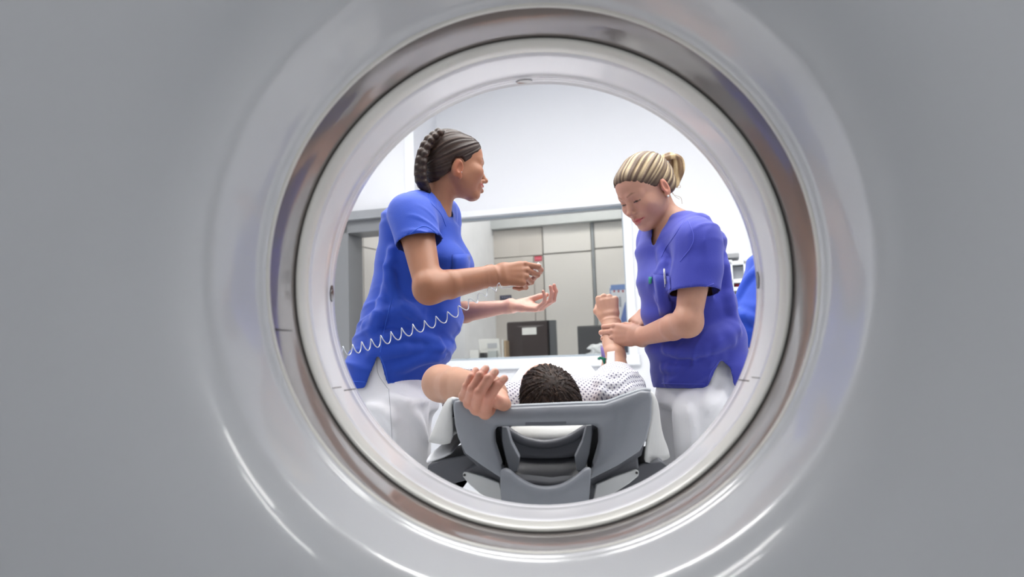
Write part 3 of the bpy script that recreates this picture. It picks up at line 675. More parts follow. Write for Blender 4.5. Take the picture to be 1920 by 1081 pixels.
def head_prims(T, smile=0.5, slit=0.003, mouth_open=0.0, nose=0.0, ear_dz=0.0, jw=1.0):
    L = [T.ell((0, -.016, .027), (.071, .089, .079), k=.02), T.ell((0, .030, -.014), (.058, .060, .078), k=.03), T.ell((0, .046, .040), (.054, .040, .044), k=.03),
         T.ell((0, .030, -.060), (.0405 * jw, .049, .044), k=.03), T.ell((0, .072, -.095), (.017, .0155, .014), k=.022)]
    for s_ in (-1, 1):
        L += [T.cap((s_ * .046 * jw, -.004, -.044), (s_ * .016 * jw, .063, -.098), .016, .0115, .025),
              T.ell((s_ * .040, .060, -.030 + .004 * smile), (.022, .021 + .004 * smile, .019), k=.024),
              T.ell((s_ * .034, .028, -.042), (.0225, .036, .034), k=.03),
              T.cap((s_ * .012, .0855, .012), (s_ * .043, .068, .012), .0095, .0085, .015),
              T.ell((s_ * .031, .0960, -.003), (.019, .013, .010), k=.012, op='sub'),
              T.ell((s_ * .031, .0745, -.004), (.0145, .0125, .0120), k=.005)]
        if slit: L += [T.ell((s_ * .031, .088, -.0065), (.012, .0065, slit), k=.002, op='sub')]
    L += [T.cap((0, .083, .000), (0, .104, -.033 - nose), .0066, .0082, .011), T.ell((0, .1075, -.0355 - nose), (.0085, .0092, .0080), k=.006)]
    for s_ in (-1, 1): L += [T.ell((s_ * .0112, .095, -.040 - nose), (.0060, .0085, .0060), k=.005), T.ell((s_ * .0056, .1015, -.0455 - nose), (.0028, .0045, .0032), k=.002, op='sub')]
    L += [T.ell((0, .076, -.066), (.028, .018, .018), k=.015)]
    cx, cz = .023 + .005 * smile, -.068 + .006 * smile; cy = .079 - .002 * smile
    for s_ in (-1, 1):
        L += [T.cap((s_ * cx, cy, cz), (0, .0955, -.0635), .0036, .0054, .006), T.cap((s_ * (cx - .003), cy, cz - .001), (0, .0945, -.0755 - mouth_open), .0036, .0062, .006)]
    for s_ in (-1, 1): L += [T.cap((s_ * (cx - .001), cy + .007, cz), (0, .101, -.0688 - mouth_open / 2), .0016, .0024 + mouth_open / 2, .002, op='sub')]
    if mouth_open: L += [T.ell((0, .086, -.0672), (.021, .008, .004), k=.001)]
    for s_ in (-1, 1):
        rt = rotz(s_ * -.30) @ rotx(-.18)
        L += [T.ell((s_ * .0745, -.013, -.008 + ear_dz), (.0085, .0185, .031), k=.006, rot=rt), T.ell((s_ * .084, -.006, -.006 + ear_dz), (.0065, .009, .0165), k=.004, op='sub', rot=rt),
              T.ell((s_ * .0735, -.004, -.034 + ear_dz), (.006, .008, .010), k=.006, rot=rt), T.ell((s_ * .0750, .002, -.008 + ear_dz), (.004, .0045, .006), k=.004)]
    return L
def face_paint(T, C, X, skin, lip, brow, smile=0.5, teeth=False, lashes=True, brow_w=.0032):
    P_ = T.loc(X); near = np.linalg.norm(P_, axis=1) < .17; front = sstep(P_[:, 1], .045, .065) * near; ax = np.abs(P_[:, 0]); Q = np.stack([ax, P_[:, 1], P_[:, 2]], 1)
    cz = -.068 + .006 * smile; cx = .023 + .005 * smile
    C = mixc(C, A3(skin) * (1.08, .90, .87), .5 * np.exp(-((Q - A3((.044, .072, -.034))) ** 2).sum(1) / .018 ** 2))
    C = mixc(C, A3(skin) * (1.05, .80, .76), .5 * np.exp(-((Q - A3((0, .112, -.037))) ** 2).sum(1) / .010 ** 2))
    C = mixc(C, A3(skin) * (1.08, .76, .70), .8 * sstep(ax, .074, .080) * sstep(-np.abs(P_[:, 1] + .012), -.03, -.02) * near)
    dl = np.minimum(segd(Q, (cx, .080, cz), (0, .0965, -.0630)), segd(Q, (cx - .002, .080, cz - .001), (0, .0965, -.0755)))
    C = mixc(C, lip, sstep(-dl, -.0068, -.0048) * front)
    dm = segd(Q, (cx, .082, cz), (0, .093, -.0688)); wm = sstep(-dm, -.0034, -.0016) * front
    C = mixc(C, A3((.10, .025, .022)), wm * .8)
    if teeth:
        dt = np.abs(P_[:, 2] - (-.0672)) ; C = mixc(C, A3((.86, .84, .80)), sstep(-dt, -.0034, -.0022) * sstep(-ax, -.020, -.017) * sstep(P_[:, 1], .083, .086) * sstep(-P_[:, 1], -.0955, -.0935))
    db = segd(Q, (.014, .094, .0165), (.030, .087, .0215)); db = np.minimum(db, segd(Q, (.030, .087, .0215), (.047, .072, .0185)))
    C = mixc(C, brow, sstep(-db, -brow_w - .0025, -brow_w + .0006) * front * .85)
    if lashes:
        de = segd(Q, (.020, .085, -.0078), (.031, .087, -.0062 - .003)); de = np.minimum(de, segd(Q, (.031, .087, -.0092), (.044, .079, -.0072)))
        C = mixc(C, A3((.02, .014, .012)), sstep(-de, -.0028, -.0014) * front)
        C = mixc(C, A3(skin) * (.82, .66, .62), .5 * np.exp(-((Q - A3((.031, .086, -.001))) ** 2).sum(1) / .010 ** 2))
    return C

# --- hands
FING = dict(index=(.028, .094, (.045, .027, .020), .0090), middle=(.0085, .098, (.049, .031, .021), .0092), ring=(-.0115, .093, (.045, .029, .021), .0087), pinky=(-.030, .083, (.036, .021, .018), .0077))
def hand_prims(wrist, d, n, side, sc, curls, thumb, splay=(.06, .0, -.05, -.12), rr=1.0):
    """curls: bend angles in degrees per finger; thumb: three directions in the hand's own (along, thumbward, palmward) axes"""
    d = unit(d); n = A3(n) - d * d.dot(n); n = unit(n); s_ = np.cross(d, n) * (1 if side == 'right' else -1); w_ = A3(wrist)
    pt_ = lambda a, b, c: w_ + (d * a + s_ * b + n * c) * sc
    L = [ecap(pt_(-.012, 0, 0), pt_(.030, .001, 0), (.0275 * sc, .0205 * sc), (.033 * sc, .0175 * sc), s_, .02, flat=.3),
         ecap(pt_(.030, .001, 0), pt_(.080, 0, -.001), (.033 * sc, .0165 * sc), (.040 * sc, .0125 * sc), s_, .012, flat=.35)]
    tips = []; joints = {}
    for (nm, (off, al, segs, r)), cu, spl in zip(FING.items(), curls, splay):
        r = r * rr; p = pt_(al, off, 0); L.append(cap(pt_(.035, off * .6, -.002), p, .0105 * sc, r * 1.12 * sc, .008)); th = 0; ds = unit(d + s_ * spl); J = [p]
        for i, (sg, ang) in enumerate(zip(segs, cu)):
            th += math.radians(ang); dr_ = ds * math.cos(th) + n * math.sin(th); q = p + dr_ * sg * sc
            ra = r * (1.0, .90, .80)[i]; rb = r * (.92, .82, .66)[i]
            L.append(cap(p, q, ra * sc, rb * sc, (.0035, .0022, .0018)[i]))
            dn = -ds * math.sin(th) + n * math.cos(th); L.append(ell(p - dn * .0012 * sc, A3((ra, ra, ra)) * 1.02 * sc, k=.002)); p = q; J.append(p)
        tips.append((q - dr_ * .003 * sc - dn * rb * .85 * sc, dr_, dn, rb * sc)); joints[nm] = J
    p = pt_(.020, .022, .006); L.append(ell(pt_(.040, .021, .009), (.016 * sc, .027 * sc, .014 * sc), np.stack([s_, unit(d + s_ * .35), n], 1), .012)); J = [p]
    for i, (dv, sg) in enumerate(zip(thumb, (.042, .032, .026))):
        dr_ = unit(d * dv[0] + s_ * dv[1] + n * dv[2]); q = p + dr_ * sg * sc
        L.append(cap(p, q, (.0135, .0108, .0098)[i] * rr * sc, (.0112, .0100, .0076)[i] * rr * sc, (.010, .003, .0025)[i])); p = q; J.append(p)
    out = unit(s_ - dr_ * s_.dot(dr_) - n * .4); tips.append((q - dr_ * .004 * sc + out * .0068 * sc, dr_, -out, .0082 * sc)); joints['thumb'] = J
    return L, tips, joints
def nail_paint(C, X, tips, skin):
    for p, dr_, dn, r in tips:
        v = X - p; a = v @ dr_; c = v @ np.cross(dr_, dn); u_ = v @ dn
        m_ = sstep(-((a / (r * 1.05)) ** 2 + (c / (r * .80)) ** 2), -1.25, -.75) * (np.abs(u_) < r * .55)
        C = mixc(C, A3(skin) * (1.25, 1.18, 1.22) + .05, m_ * .9)
    return C
def arm_prims(sh, el, wr, s_axis, r=1.0, male=False):
    sh, el, wr = A3(sh), A3(el), A3(wr); f = 1.16 * r if male else r; dirn = unit(wr - el)
    return [cap(sh, el, .049 * f, .035 * f, .03), ell(el, (.0345 * f, .0345 * f, .0345 * f), k=.02),
            cap(el, el + (wr - el) * .30, .0345 * f, .0385 * f, .024), ecap(el + (wr - el) * .29, wr - dirn * .005, (.0385 * f, .035 * f), (.0275 * f, .0205 * f), s_axis, .005, flat=.25)]

# --- garments
def shirt_mesh(torso, sleeves, cuts, h, wr=None, keep=None, k_sl=0.025, extra_after=()):
    """torso: prims; sleeves: list of (prims, plane point, plane normal); cuts: fields that are positive where cloth is removed"""
    allp = torso + [p for s_ in sleeves for p in s_[0]]
    g = Grid(np.min([p.lo for p in allp], 0) - .03, np.max([p.hi for p in allp], 0) + .03, h); full = tuple(slice(0, n) for n in g.n); X = g.xyz(full); g.add(torso)
    T0 = g.D.copy(); info = []
    for pr, pp, pn in sleeves:
        g2 = Grid(g.lo, g.lo + g.h * (g.n - 1) - g.h * .25, h); g2.D = np.full(g.n, .06, np.float32); g2.n = g.n; g2.ax = g.ax; g2.add(pr)
        pl = ((X[0] - pp[0]) * pn[0] + (X[1] - pp[1]) * pn[1] + (X[2] - pp[2]) * pn[2]).astype(np.float32)
        g.D = smin(g.D, np.maximum(g2.D, pl), k_sl); info.append((pr, A3(pp), A3(pn)))
    for p in extra_after: g.add([p])
    if wr is not None:
        band = np.abs(g.D) < 0.04; I = np.argwhere(band); g.D[band] += wr(I * h + g.lo).astype(np.float32)
    A = g.D; Cm = np.full(g.n, -1.0, np.float32)
    for c in cuts: Cm = np.maximum(Cm, c(*X).astype(np.float32))
    Araw = A.copy(); g.D = np.maximum(A, Cm)
    V, Fc = snet(g); c = V[Fc].mean(1)
    ii = tuple(np.clip(np.round((c - g.lo) / h).astype(int), 0, g.n - 1).T)
    def tri(D_, q):
        f = (q - g.lo) / h; i0 = np.clip(np.floor(f).astype(int), 0, g.n - 2); t = f - i0; r = 0
        for a in (0, 1):
            for b in (0, 1):
                for e in (0, 1):
                    w_ = (t[:, 0] if a else 1 - t[:, 0]) * (t[:, 1] if b else 1 - t[:, 1]) * (t[:, 2] if e else 1 - t[:, 2]); r = r + w_ * D_[i0[:, 0] + a, i0[:, 1] + b, i0[:, 2] + e]
        return r
    keepf = ~((tri(Araw, c) < -0.35 * h))
    Td = tri(T0, c)
    for pr, pp, pn in info:
        pl = (c - pp) @ pn; sd = field_at(pr, c); keepf &= ~((pl > -0.55 * h) & (pl < 1.2 * h) & (sd < -0.45 * h) & (Td > -0.3 * h))
    Fc = Fc[keepf]; V, Fc = compact(V, Fc)
    V = relax(V, Fc, 2)
    e = np.concatenate([Fc[:, [i, (i + 1) % 4]] for i in range(4)]); es = np.sort(e, 1); u_, inv, ct_ = np.unique(es, axis=0, return_inverse=True, return_counts=True)
    be = u_[ct_ == 1]; be = np.concatenate([be, be[:, ::-1]]); nb_ = np.bincount(be[:, 0], minlength=len(V)); on = nb_ > 0
    for _ in range(10):
        av = np.stack([np.bincount(be[:, 0], weights=V[be[:, 1], i], minlength=len(V)) for i in range(3)], 1) / np.maximum(nb_, 1)[:, None]; V = np.where(on[:, None], V + .5 * (av - V), V)
    return V, Fc
def plane_cut(p, n): p, n = A3(p), A3(n); return lambda x, y, z: (x - p[0]) * n[0] + (y - p[1]) * n[1] + (z - p[2]) * n[2]
def wedge_cut(pts, Y, y0, y1):
    """a convex outline in photograph points at depth Y, cut through the cloth between depths y0 and y1"""
    q = [P(a, b, Y) for a, b in pts]; c = np.mean(q, 0); E = []
    for i in range(len(q)):
        a, b = q[i], q[(i + 1) % len(q)]; n = np.array([b[2] - a[2], 0, -(b[0] - a[0])]); n = unit(n)
        if n.dot(c - a) > 0: n = -n
        E.append((a, n))
    def f(x, y, z):
        d = np.maximum(y0 - y, y - y1)
        for a, n in E: d = np.maximum(d, (x - a[0]) * n[0] + (z - a[2]) * n[2])
        return -d
    return f
def neg(pr): return lambda x, y, z: -pr.f(x, y, z)
def patch(name, prims, quad, nu, nv, off, material, parent, thick=0.0015, label=None, curve=None):
    """a piece of cloth or tape lying on a body: quad corners in photograph points (tl, tr, br, bl)"""
    a, b, c, d = [np.array(q, float) for q in quad]; pts = [[(a + (b - a) * u) * (1 - v) + (d + (c - d) * u) * v for u in np.linspace(0, 1, nu)] for v in np.linspace(0, 1, nv)]
    pts = np.array(pts).reshape(-1, 2); X = march(prims, pts[:, 0], pts[:, 1], 1.2, 3.5); G = grad(prims, X); X = X + G * off
    rows = X.reshape(nv, nu, 3); o = loft(name, [list(r) for r in rows], material, parent, thick=thick, offset=0)
    if label: o['label'] = label
    return o
def hair_mesh(T, big, cutters, h, tie, ridge=.0016, freq=34, seed=1, extra=(), noise=.0012):
    al_ = list(big) + list(extra); g = Grid(np.min([p.lo for p in al_], 0) - .012, np.max([p.hi for p in al_], 0) + .012, h).add(big); I = np.argwhere(np.abs(g.D) < .02); X = I * h + g.lo
    g.D[tuple(I.T)] += hair_flow(T, X, tie, ridge, freq, seed)[0].astype(np.float32)
    q = tuple(slice(0, n) for n in g.n); XX = g.xyz(q)
    jig = waves(seed + 9, 6, 240)
    for c, k in cutters:
        f = c(*XX).astype(np.float32); b = np.argwhere(np.abs(f) < .02); f[tuple(b.T)] += (noise * jig(b * h + g.lo)).astype(np.float32)
        g.D = -smin(-g.D, -f, k)
    if extra: g.add(list(extra))
    return snet(g)
def hair_flow(T, X, tie, ridge, freq, seed):
    L = T.loc(X); c = A3((0, -.016, .027)); ax = unit(A3(tie) - c); v = L - c; al = v @ ax; e1 = unit(np.cross(ax, (1, 0.02, .01))); e2 = np.cross(ax, e1)
    ph = np.arctan2(v @ e2, v @ e1); rad = np.sqrt((v @ e1) ** 2 + (v @ e2) ** 2); r = np.random.default_rng(seed); s_ = 0; fs = np.round(freq * np.array([.45, .8, 1.0, 1.5, 2.1]))
    amp = np.array([.6, .8, 1, .8, .6]); tw = 3.0 * rad * 10
    for f, a in zip(fs, amp): s_ = s_ + a * np.sin(f * ph + r.uniform(0, 6.28) + math.pi * 0.5 * np.sin(18 * rad + r.uniform(0, 6.28)) + 9 * al)
    s_ = s_ / 2.2; return ridge * s_ * np.clip(rad / .04, 0, 1), s_
# ------------------------------------------------------------------ people
def skin_mat(name): return mat(name, (1, 1, 1), 0.48, var=0.03, scale=60, bump=0.03, bscale=420, sss=0.12, attr='col', spec=0.4)
M_SKIN = skin_mat('skin')
M_HAIR = mat('hair', (1, 1, 1), 0.5, var=0.10, scale=180, attr='col', spec=0.3)
M_SCRUBL = mat('scrub_royal_blue', srgb(13, 66, 180), 0.72, var=0.04, scale=9, bump=0.14, bscale=420, sheen=0.15)
M_SCRUBR = mat('scrub_violet_blue', srgb(52, 60, 168), 0.74, var=0.04, scale=9, bump=0.14, bscale=420, sheen=0.15)
M_STITCHL = mat('scrub_stitch_blue', srgb(58, 104, 216), 0.7); M_STITCHR = mat('scrub_stitch_violet', srgb(84, 92, 200), 0.7)
M_TROUSER = mat('trouser_white', srgb(246, 246, 250), 0.8, var=0.015, scale=12, bump=0.12, bscale=380)
M_SHOE = mat('shoe_white', srgb(226, 227, 228), 0.5)
M_METAL = mat('small_silver', srgb(214, 214, 216), 0.2, 1.0)
def legs_prims(hips, knees, ankles, toe, r=1.0):
    L = []
    for hp, kn, an in zip(hips, knees, ankles):
        L += [cap(hp, kn, .082 * r, .054 * r, .03), cap(kn, kn + (an - kn) * .4, .052 * r, .050 * r, .02), cap(kn + (an - kn) * .35, an, .051 * r, .033 * r, .02),
              cap(an, A3((an[0], an[1], .045)), .036, .036, .015), cap((an[0], an[1], .04), A3((an[0], an[1], .035)) + toe * .17, .036, .028, .015)]
    return L
def person(name, label, loc): return empty(name, loc, label, 'person')
def chunks_of(prims, fine, core_h, pads=.012):
    out = []; boxes = []
    for lo, hi, h in fine:
        lo, hi = np.minimum(lo, hi), np.maximum(lo, hi); g = grid_for(prims, h, lo, hi, pad=.01); V, Fc = snet(g)
        c = V[Fc].mean(1)
        for bl, bh in boxes: Fc = Fc[~((c > bl + pads) & (c < bh - pads)).all(1)]; c = V[Fc].mean(1)
        out.append((relax(V, Fc, 1, .3), Fc)); boxes.append((lo, hi))
    g = grid_for(prims, core_h); V, Fc = snet(g); c = V[Fc].mean(1); kill = np.zeros(len(Fc), bool)
    for bl, bh in boxes: kill |= ((c > bl + pads) & (c < bh - pads)).all(1)
    out.append((V, Fc[~kill])); return out
def stitch(name, prims, pxs, r, off, material, parent, n=8):
    """a seam or hem line lying on a garment, through photograph points"""
    q = np.array(catmull([(a, b) for a, b in pxs], n)); X = march(prims, q[:, 0], q[:, 1], 1.2, 3.6); X = X + grad(prims, X) * off
    return tube(name, list(X), r, material, parent, seg=5)
def floor_pt(p, dx=0, dy=0): return A3((p[0] + dx, p[1] + dy, 0))

def folds(seed, a=.0042, b=.003, dirn=(10, 10, 26)):
    w1, w2, m1, m2, lo = waves(seed, 5, 1.0), waves(seed + 1, 6, 15), waves(seed + 2, 5, 14), waves(seed + 3, 5, 18), waves(seed + 4, 6, 11)
    def wr(X):
        wp = w2(X); p1 = X @ A3(dirn) * 2.2 + 1.5 * wp; p2 = X @ A3((dirn[2], dirn[0] * 1.4, -dirn[1])) * 1.6 - 1.8 * wp
        r1 = np.exp(-(np.sin(p1) / .38) ** 2) * sstep(m1(X), .1, 1.3); r2 = np.exp(-(np.sin(p2) / .42) ** 2) * sstep(m2(X), .2, 1.4)
        return -a * (r1 + .8 * r2) + b * lo(X) * .6
    return wr
# ======================= nurse on the left =======================
def build_left():
    fw = unit((math.cos(math.radians(24)), -math.sin(math.radians(24)), 0)); rt = np.cross(fw, (0, 0, 1)); up = A3((0, 0, 1))
    T = Frame(P(853, 309, 2.27), (math.cos(math.radians(24)), math.sin(math.radians(24)), -.05), (.06, .0, 1), .95)
    nb = P(802, 400, 2.27)
    shR, shL = P(778, 418, 2.095), P(828, 416, 2.41)
    elR, wrR = P(804, 541, 1.985), P(926, 516, 2.10)
    elL, wrL = P(834, 590, 2.43), P(962, 573, 2.36)
    chest, waist, pelv = P(787, 480, 2.27), P(772, 590, 2.28), P(738, 710, 2.28)
    hipR, hipL = P(738, 765, 2.19), P(748, 765, 2.36)
    knR, knL = A3((hipR[0] + .015, hipR[1], .47)), A3((hipL[0] + .01, hipL[1], .47)); anR, anL = A3((hipR[0] - .02, hipR[1], .08)), A3((hipL[0] - .03, hipL[1], .08))
    root = person('person', 'woman with dark braided hair in royal blue scrub top, left of the table', floor_pt(pelv))
    body = [ecap(nb - up * .06, chest, (.115, .062), (.130, .092), rt, .04, flat=.4), ecap(chest, waist, (.130, .095), (.115, .090), rt, .04), ecap(waist, pelv, (.110, .085), (.132, .098), rt, .04), ell(pelv - up * .05, (.105, .105, .08), k=.05),
            cap(shR, shL, .045, .045, .04), cap(nb, shR, .042, .038, .04), cap(nb, shL, .045, .040, .04), cap(nb - up * .06, T.w((0, -.034, -.045)), .051, .044, .03)]
    body += legs_prims((hipR, hipL), (knR, knL), (anR, anL), fw)
    sR = unit(A3((.1, -.25, 1)));
    body += arm_prims(shR, elR, wrR, (0.1, -.1, 1), 1.06) + arm_prims(shL, elL, wrL, (0, 1, .2), .95)
    hd = head_prims(T, smile=1.0, mouth_open=.003, nose=.008, ear_dz=-.022)
    hR, tR, jR = hand_prims(wrR, (.97, .12, .04), (.05, .95, -.28), 'right', .98, ((26, 42, 22), (48, 62, 40), (66, 75, 50), (74, 80, 50)), ((.90, .30, .32), (.97, -.05, .25), (.96, -.18, .22)), splay=(-.02, -.01, -.02, -.05))
    hL, tL, jL = hand_prims(wrL, (.975, -.06, -.12), (.12, -.20, .95), 'left', .93, ((36, 42, 28), (38, 42, 28), (40, 42, 28), (43, 44, 28)), ((.88, .15, .42), (.92, -.05, .40), (.96, -.15, .30)), splay=(-.01, .0, -.02, -.05))
    prims = body + hd + hR + hL
    skin, dk = srgb(162, 112, 85), srgb(58, 38, 28); tips = tR + tL
    def paint(X):
        C = np.tile(A3(skin), (len(X), 1)); m_ = np.exp(-(np.minimum(np.linalg.norm(X - wrL, axis=1), np.linalg.norm(X - (wrL + (jL['middle'][1] - wrL) * .7), axis=1)) / .16) ** 2)
        C = mixc(C, srgb(212, 164, 148), m_ * .9); C = face_paint(T, C, X, skin, srgb(176, 88, 84), dk, 1.0, teeth=True)
        for t_ in tips: C = mixc(C, srgb(214, 136, 118), .35 * np.exp(-np.linalg.norm(X - t_[0], axis=1) / .012))
        return nail_paint(C, X, tips, skin)
    nbx = nb - up * .13
    box = lambda pts, m_: (np.min(pts, 0) - m_, np.max(pts, 0) + m_)
    hb = (np.minimum(T.o - .155, nb - .11), np.maximum(T.o + .155, nb + .11)); hb[0][2] = nb[2] - .10
    aR = box([elR, wrR, shR + (elR - shR) * .55] + [t_[0] for t_ in tR] + jR['index'] + jR['pinky'], .06); aL = box([wrL, elL + (wrL - elL) * .15] + [t_[0] for t_ in tL] + jL['index'], .05)
    b = sdf_obj('body', chunks_of(prims, [(hb[0], hb[1], .0019), (aR[0], aR[1], .0022), (aL[0], aL[1], .0022)], .009), M_SKIN, root, paint)
    # eyes
    for s_ in (-1, 1):
        bm = bmesh.new(); bmesh.ops.create_uvsphere(bm, u_segments=16, v_segments=10, radius=.0118, matrix=Matrix.Translation(Vector(T.w((s_ * .031, .0745, -.0045)))))
        bm_obj('eye', bm, mat('eye_dark', srgb(48, 34, 28), 0.1), root)
    # hair: combed back, braid down the back of the head
    tie = (.0, -.105, -.02)
    big = [T.ell((0, -.022, .030), (.081, .097, .085), k=.02), T.ell((0, -.055, -.030), (.062, .050, .055), k=.04), T.ell((0, .043, .043), (.060, .0475, .052), k=.02)]
    def hl(x, y, z):
        X = np.stack(np.broadcast_arrays(x, y, z), -1); Lc = (X - T.o) @ T.R; return .66 * Lc[..., 1] - .75 * Lc[..., 2] - .006 - .42 * np.maximum(0, np.abs(Lc[..., 0]) - .03) * (Lc[..., 1] > .01)
    def nape(x, y, z): return -((x - T.o[0]) * T.R[0, 2] + (y - T.o[1]) * T.R[1, 2] + (z - T.o[2]) * T.R[2, 2]) - .072
    ear = [(lambda e_: (lambda x, y, z: .027 - np.sqrt((x - e_[0]) ** 2 + (y - e_[1]) ** 2 + (z - e_[2]) ** 2)))(T.w((s_ * .085, -.006, -.018))) for s_ in (-1, 1)]
    braid = []; pb = catmull([P(822, 250, 2.20), P(805, 264, 2.18), P(793, 288, 2.165), P(788, 316, 2.165), P(790, 338, 2.17), P(798, 352, 2.19)], 2)
    for i, p in enumerate(pb):
        t = unit(pb[min(i + 1, len(pb) - 1)] - pb[max(i - 1, 0)]); lat = unit(np.cross(t, T.w((0, -.2, 0)) - T.w((0, 0, 0)))); out_ = unit(np.cross(lat, t)); rr_ = .0120 + .0035 * math.sin(PI * i / len(pb))
        for sd in (-1, 1):
            q = p + t * (.0055 * sd) + out_ * (.004 * sd); braid.append(cap(q + lat * sd * .0140 + t * .010, q - lat * sd * .003 - t * .007, rr_ * .75, rr_, .0015))
    tailp = catmull([P(842, 384, 2.40), P(850, 396, 2.39), P(848, 405, 2.385), P(842, 404, 2.38)], 4)
    for i in range(len(tailp) - 1): braid.append(cap(tailp[i], tailp[i + 1], .012, .012, .004))
    V, Fc = hair_mesh(T, big, [(hl, .006), (nape, .01)] + [(e_, .004) for e_ in ear], .0025, tie, .0017, 30, 3, braid)
    def hcol(X):
        s_ = hair_flow(T, X, tie, 1, 44, 8)[1]; c = np.tile(A3(srgb(46, 32, 26)), (len(X), 1)); return mixc(c, srgb(84, 61, 48), sstep(s_, .35, 1.5) * .8)
    sdf_obj('hair', [(V, Fc)], M_HAIR, root, hcol)
    e_ = T.w((.079, .0, -.042)); bm = bmesh.new(); bmesh.ops.create_uvsphere(bm, u_segments=10, v_segments=8, radius=.0024, matrix=Matrix.Translation(Vector(e_))); bm_obj('earring', bm, M_METAL, root)
    # scrub top
    sec = [((801, 390, 2.27), .112, .072), ((788, 428, 2.27), .153, .110), ((790, 490, 2.27), .142, .132), ((771, 600, 2.28), .150, .142), ((757, 650, 2.28), .160, .131), ((736, 700, 2.28), .172, .121), ((728, 750, 2.28), .182, .120)]
    torso = [ecap(P(*a[0]), P(*b_[0]), (a[1], a[2]), (b_[1], b_[2]), rt, .03, flat=.25) for a, b_ in zip(sec[:-1], sec[1:])]
    torso += [cap(P(772, 404, 2.115), P(830, 404, 2.40), .055, .055, .03), cap(P(803, 372, 2.24), P(768, 396, 2.14), .030, .045, .03), cap(P(822, 380, 2.32), P(832, 400, 2.40), .030, .045, .03)]
    torso += [cap(nb - up * .015, shR + up * .002, .056, .057, .03), cap(nb - up * .015, shL, .053, .052, .03)]
    torso += [ell(P(843, 500, 2.19), (.055, .060, .065), k=.05), ell(P(852, 500, 2.30), (.055, .060, .065), k=.05), ell(P(840, 592, 2.27), (.040, .10, .040), k=.04), ell(P(826, 652, 2.27), (.045, .10, .030), k=.03)]
    for pts, r_, dp in ((((706, 640), (760, 628), (820, 640)), .011, 2.12), (((700, 665), (760, 655), (828, 655)), .009, 2.12), (((690, 610), (730, 585), (790, 580)), .012, 2.13), (((735, 470), (728, 540), (700, 620)), .012, 2.15), (((742, 690), (790, 672), (828, 668)), .012, 2.12), (((725, 500), (745, 560), (790, 600)), .010, 2.12)):
        q = catmull([P(a, c, dp + .0) for a, c in pts], 3)
        q = march(torso, [W2P(p)[0] for p in q], [W2P(p)[1] for p in q], 1.3, 3.2)
        for i in range(len(q) - 1): torso.append(cap(q[i], q[i + 1], r_, r_, .022))
    dirR = unit(elR - shR); pR = P(793, 452, 2.06)
    slR = [cap(P(772, 405, 2.105), P(797, 500, 2.03), .058, .074, .03), cap(P(755, 395, 2.11), P(775, 430, 2.08), .038, .048, .03)]
    slL = [cap(P(828, 408, 2.41), P(832, 500, 2.43), .056, .066, .03)]
    sleeves = [(slR, pR, unit(P(800, 520, 2.06) - P(782, 430, 2.10) + A3((0.0, 0, -.02)))), (slL, P(832, 465, 2.42), A3((0, 0, -1.0)))]
    wr = folds(11)
    hem = P(732, 724, 2.2); hn = unit(A3((.02, 0, -1)))
    cuts = [plane_cut(hem, hn), neg(cap(nb - up * .05, T.w((0, -.034, -.045)), .058, .060)),
            neg(cap(nb + fw * .05 + up * .025, nb + fw * .16 + up * .02, .034, .040)), neg(cap(nb + fw * .06 + up * .0, nb + fw * .17 - up * .01, .020, .022)),
            wedge_cut([(711, 664), (727, 726), (735, 760), (676, 760), (688, 722)], 2.12, 1.8, 2.235)]
    V, Fc = shirt_mesh(torso, sleeves, cuts, .0042, wr)
    sh = sdf_obj('scrub_top', [(V, Fc)], M_SCRUBL, root); md = sh.modifiers.new('solid', 'SOLIDIFY'); md.thickness = .0022; md.offset = -1
    surf = torso + slR + slL
    if True:
        tb = bm_from(V, Fc)
        def st(name, pxs, r_=.0011, off=.0005, m_=M_STITCHL, n=10): return bvh_line(name, tb, pxs, r_, off, m_, root, n)
        st('hem_seam', ((657, 714), (690, 716))); st('hem_seam', ((728, 717), (770, 718), (810, 721))); st('sleeve_seam', ((757, 447), (795, 424), (830, 447)))
        st('shoulder_seam', ((803, 362), (808, 380), (826, 400), (836, 424))); st('side_seam', ((735, 560), (722, 610), (713, 660)))
        st('slit_seam', ((713, 667), (722, 690), (728, 718)))
        bvh_patch('chest_pocket', tb, ((848, 478), (880, 476), (879, 510), (848, 512)), 5, 5, .003, M_SCRUBL, root)
    # trousers
    tr = [ecap(P(750, 650, 2.28), P(737, 755, 2.28), (.148, .112), (.172, .126), rt, .04, flat=.3)]
    for hp, kn, an in ((hipR, knR, anR), (hipL, knL, anL)): tr += [cap(hp - up * .02, kn, .104, .078, .03), cap(kn, an + up * .0, .078, .068, .03)]
    for pts, r_ in ((((735, 770), (742, 820), (748, 880)), .004), (((760, 760), (785, 790), (800, 830)), .008), (((735, 745), (765, 755), (800, 750)), .008), (((690, 760), (720, 770), (735, 790)), .008)):
        q = np.array(catmull(pts, 3)); q = march(tr, q[:, 0], q[:, 1], 1.3, 3.2)
        for i in range(len(q) - 1): tr.append(cap(q[i], q[i + 1], r_, r_, .018))
    wv = waves(21, 7, 42, (1, 1, .6))
    g = grid_for(tr, .007); bnd = np.argwhere(np.abs(g.D) < .03); g.D[tuple(bnd.T)] += (.0025 * wv(bnd * g.h + g.lo)).astype(np.float32); V, Fc = snet(g)
    sdf_obj('trousers', [(relax(V, Fc, 2), Fc)], M_TROUSER, root); tb2 = bm_from(V, Fc)
    bvh_line('trouser_seam', tb2, ((729, 728), (732, 770), (735, 820), (737, 870)), .0009, .0004, mat('trouser_seam_grey', srgb(196, 196, 202), .8), root, 10)
    bvh_line('trouser_seam', tb2, ((707, 668), (709, 700), (727, 728)), .0009, .0004, mat('trouser_seam_grey', srgb(196, 196, 202), .8), root, 10)
    shoe = []
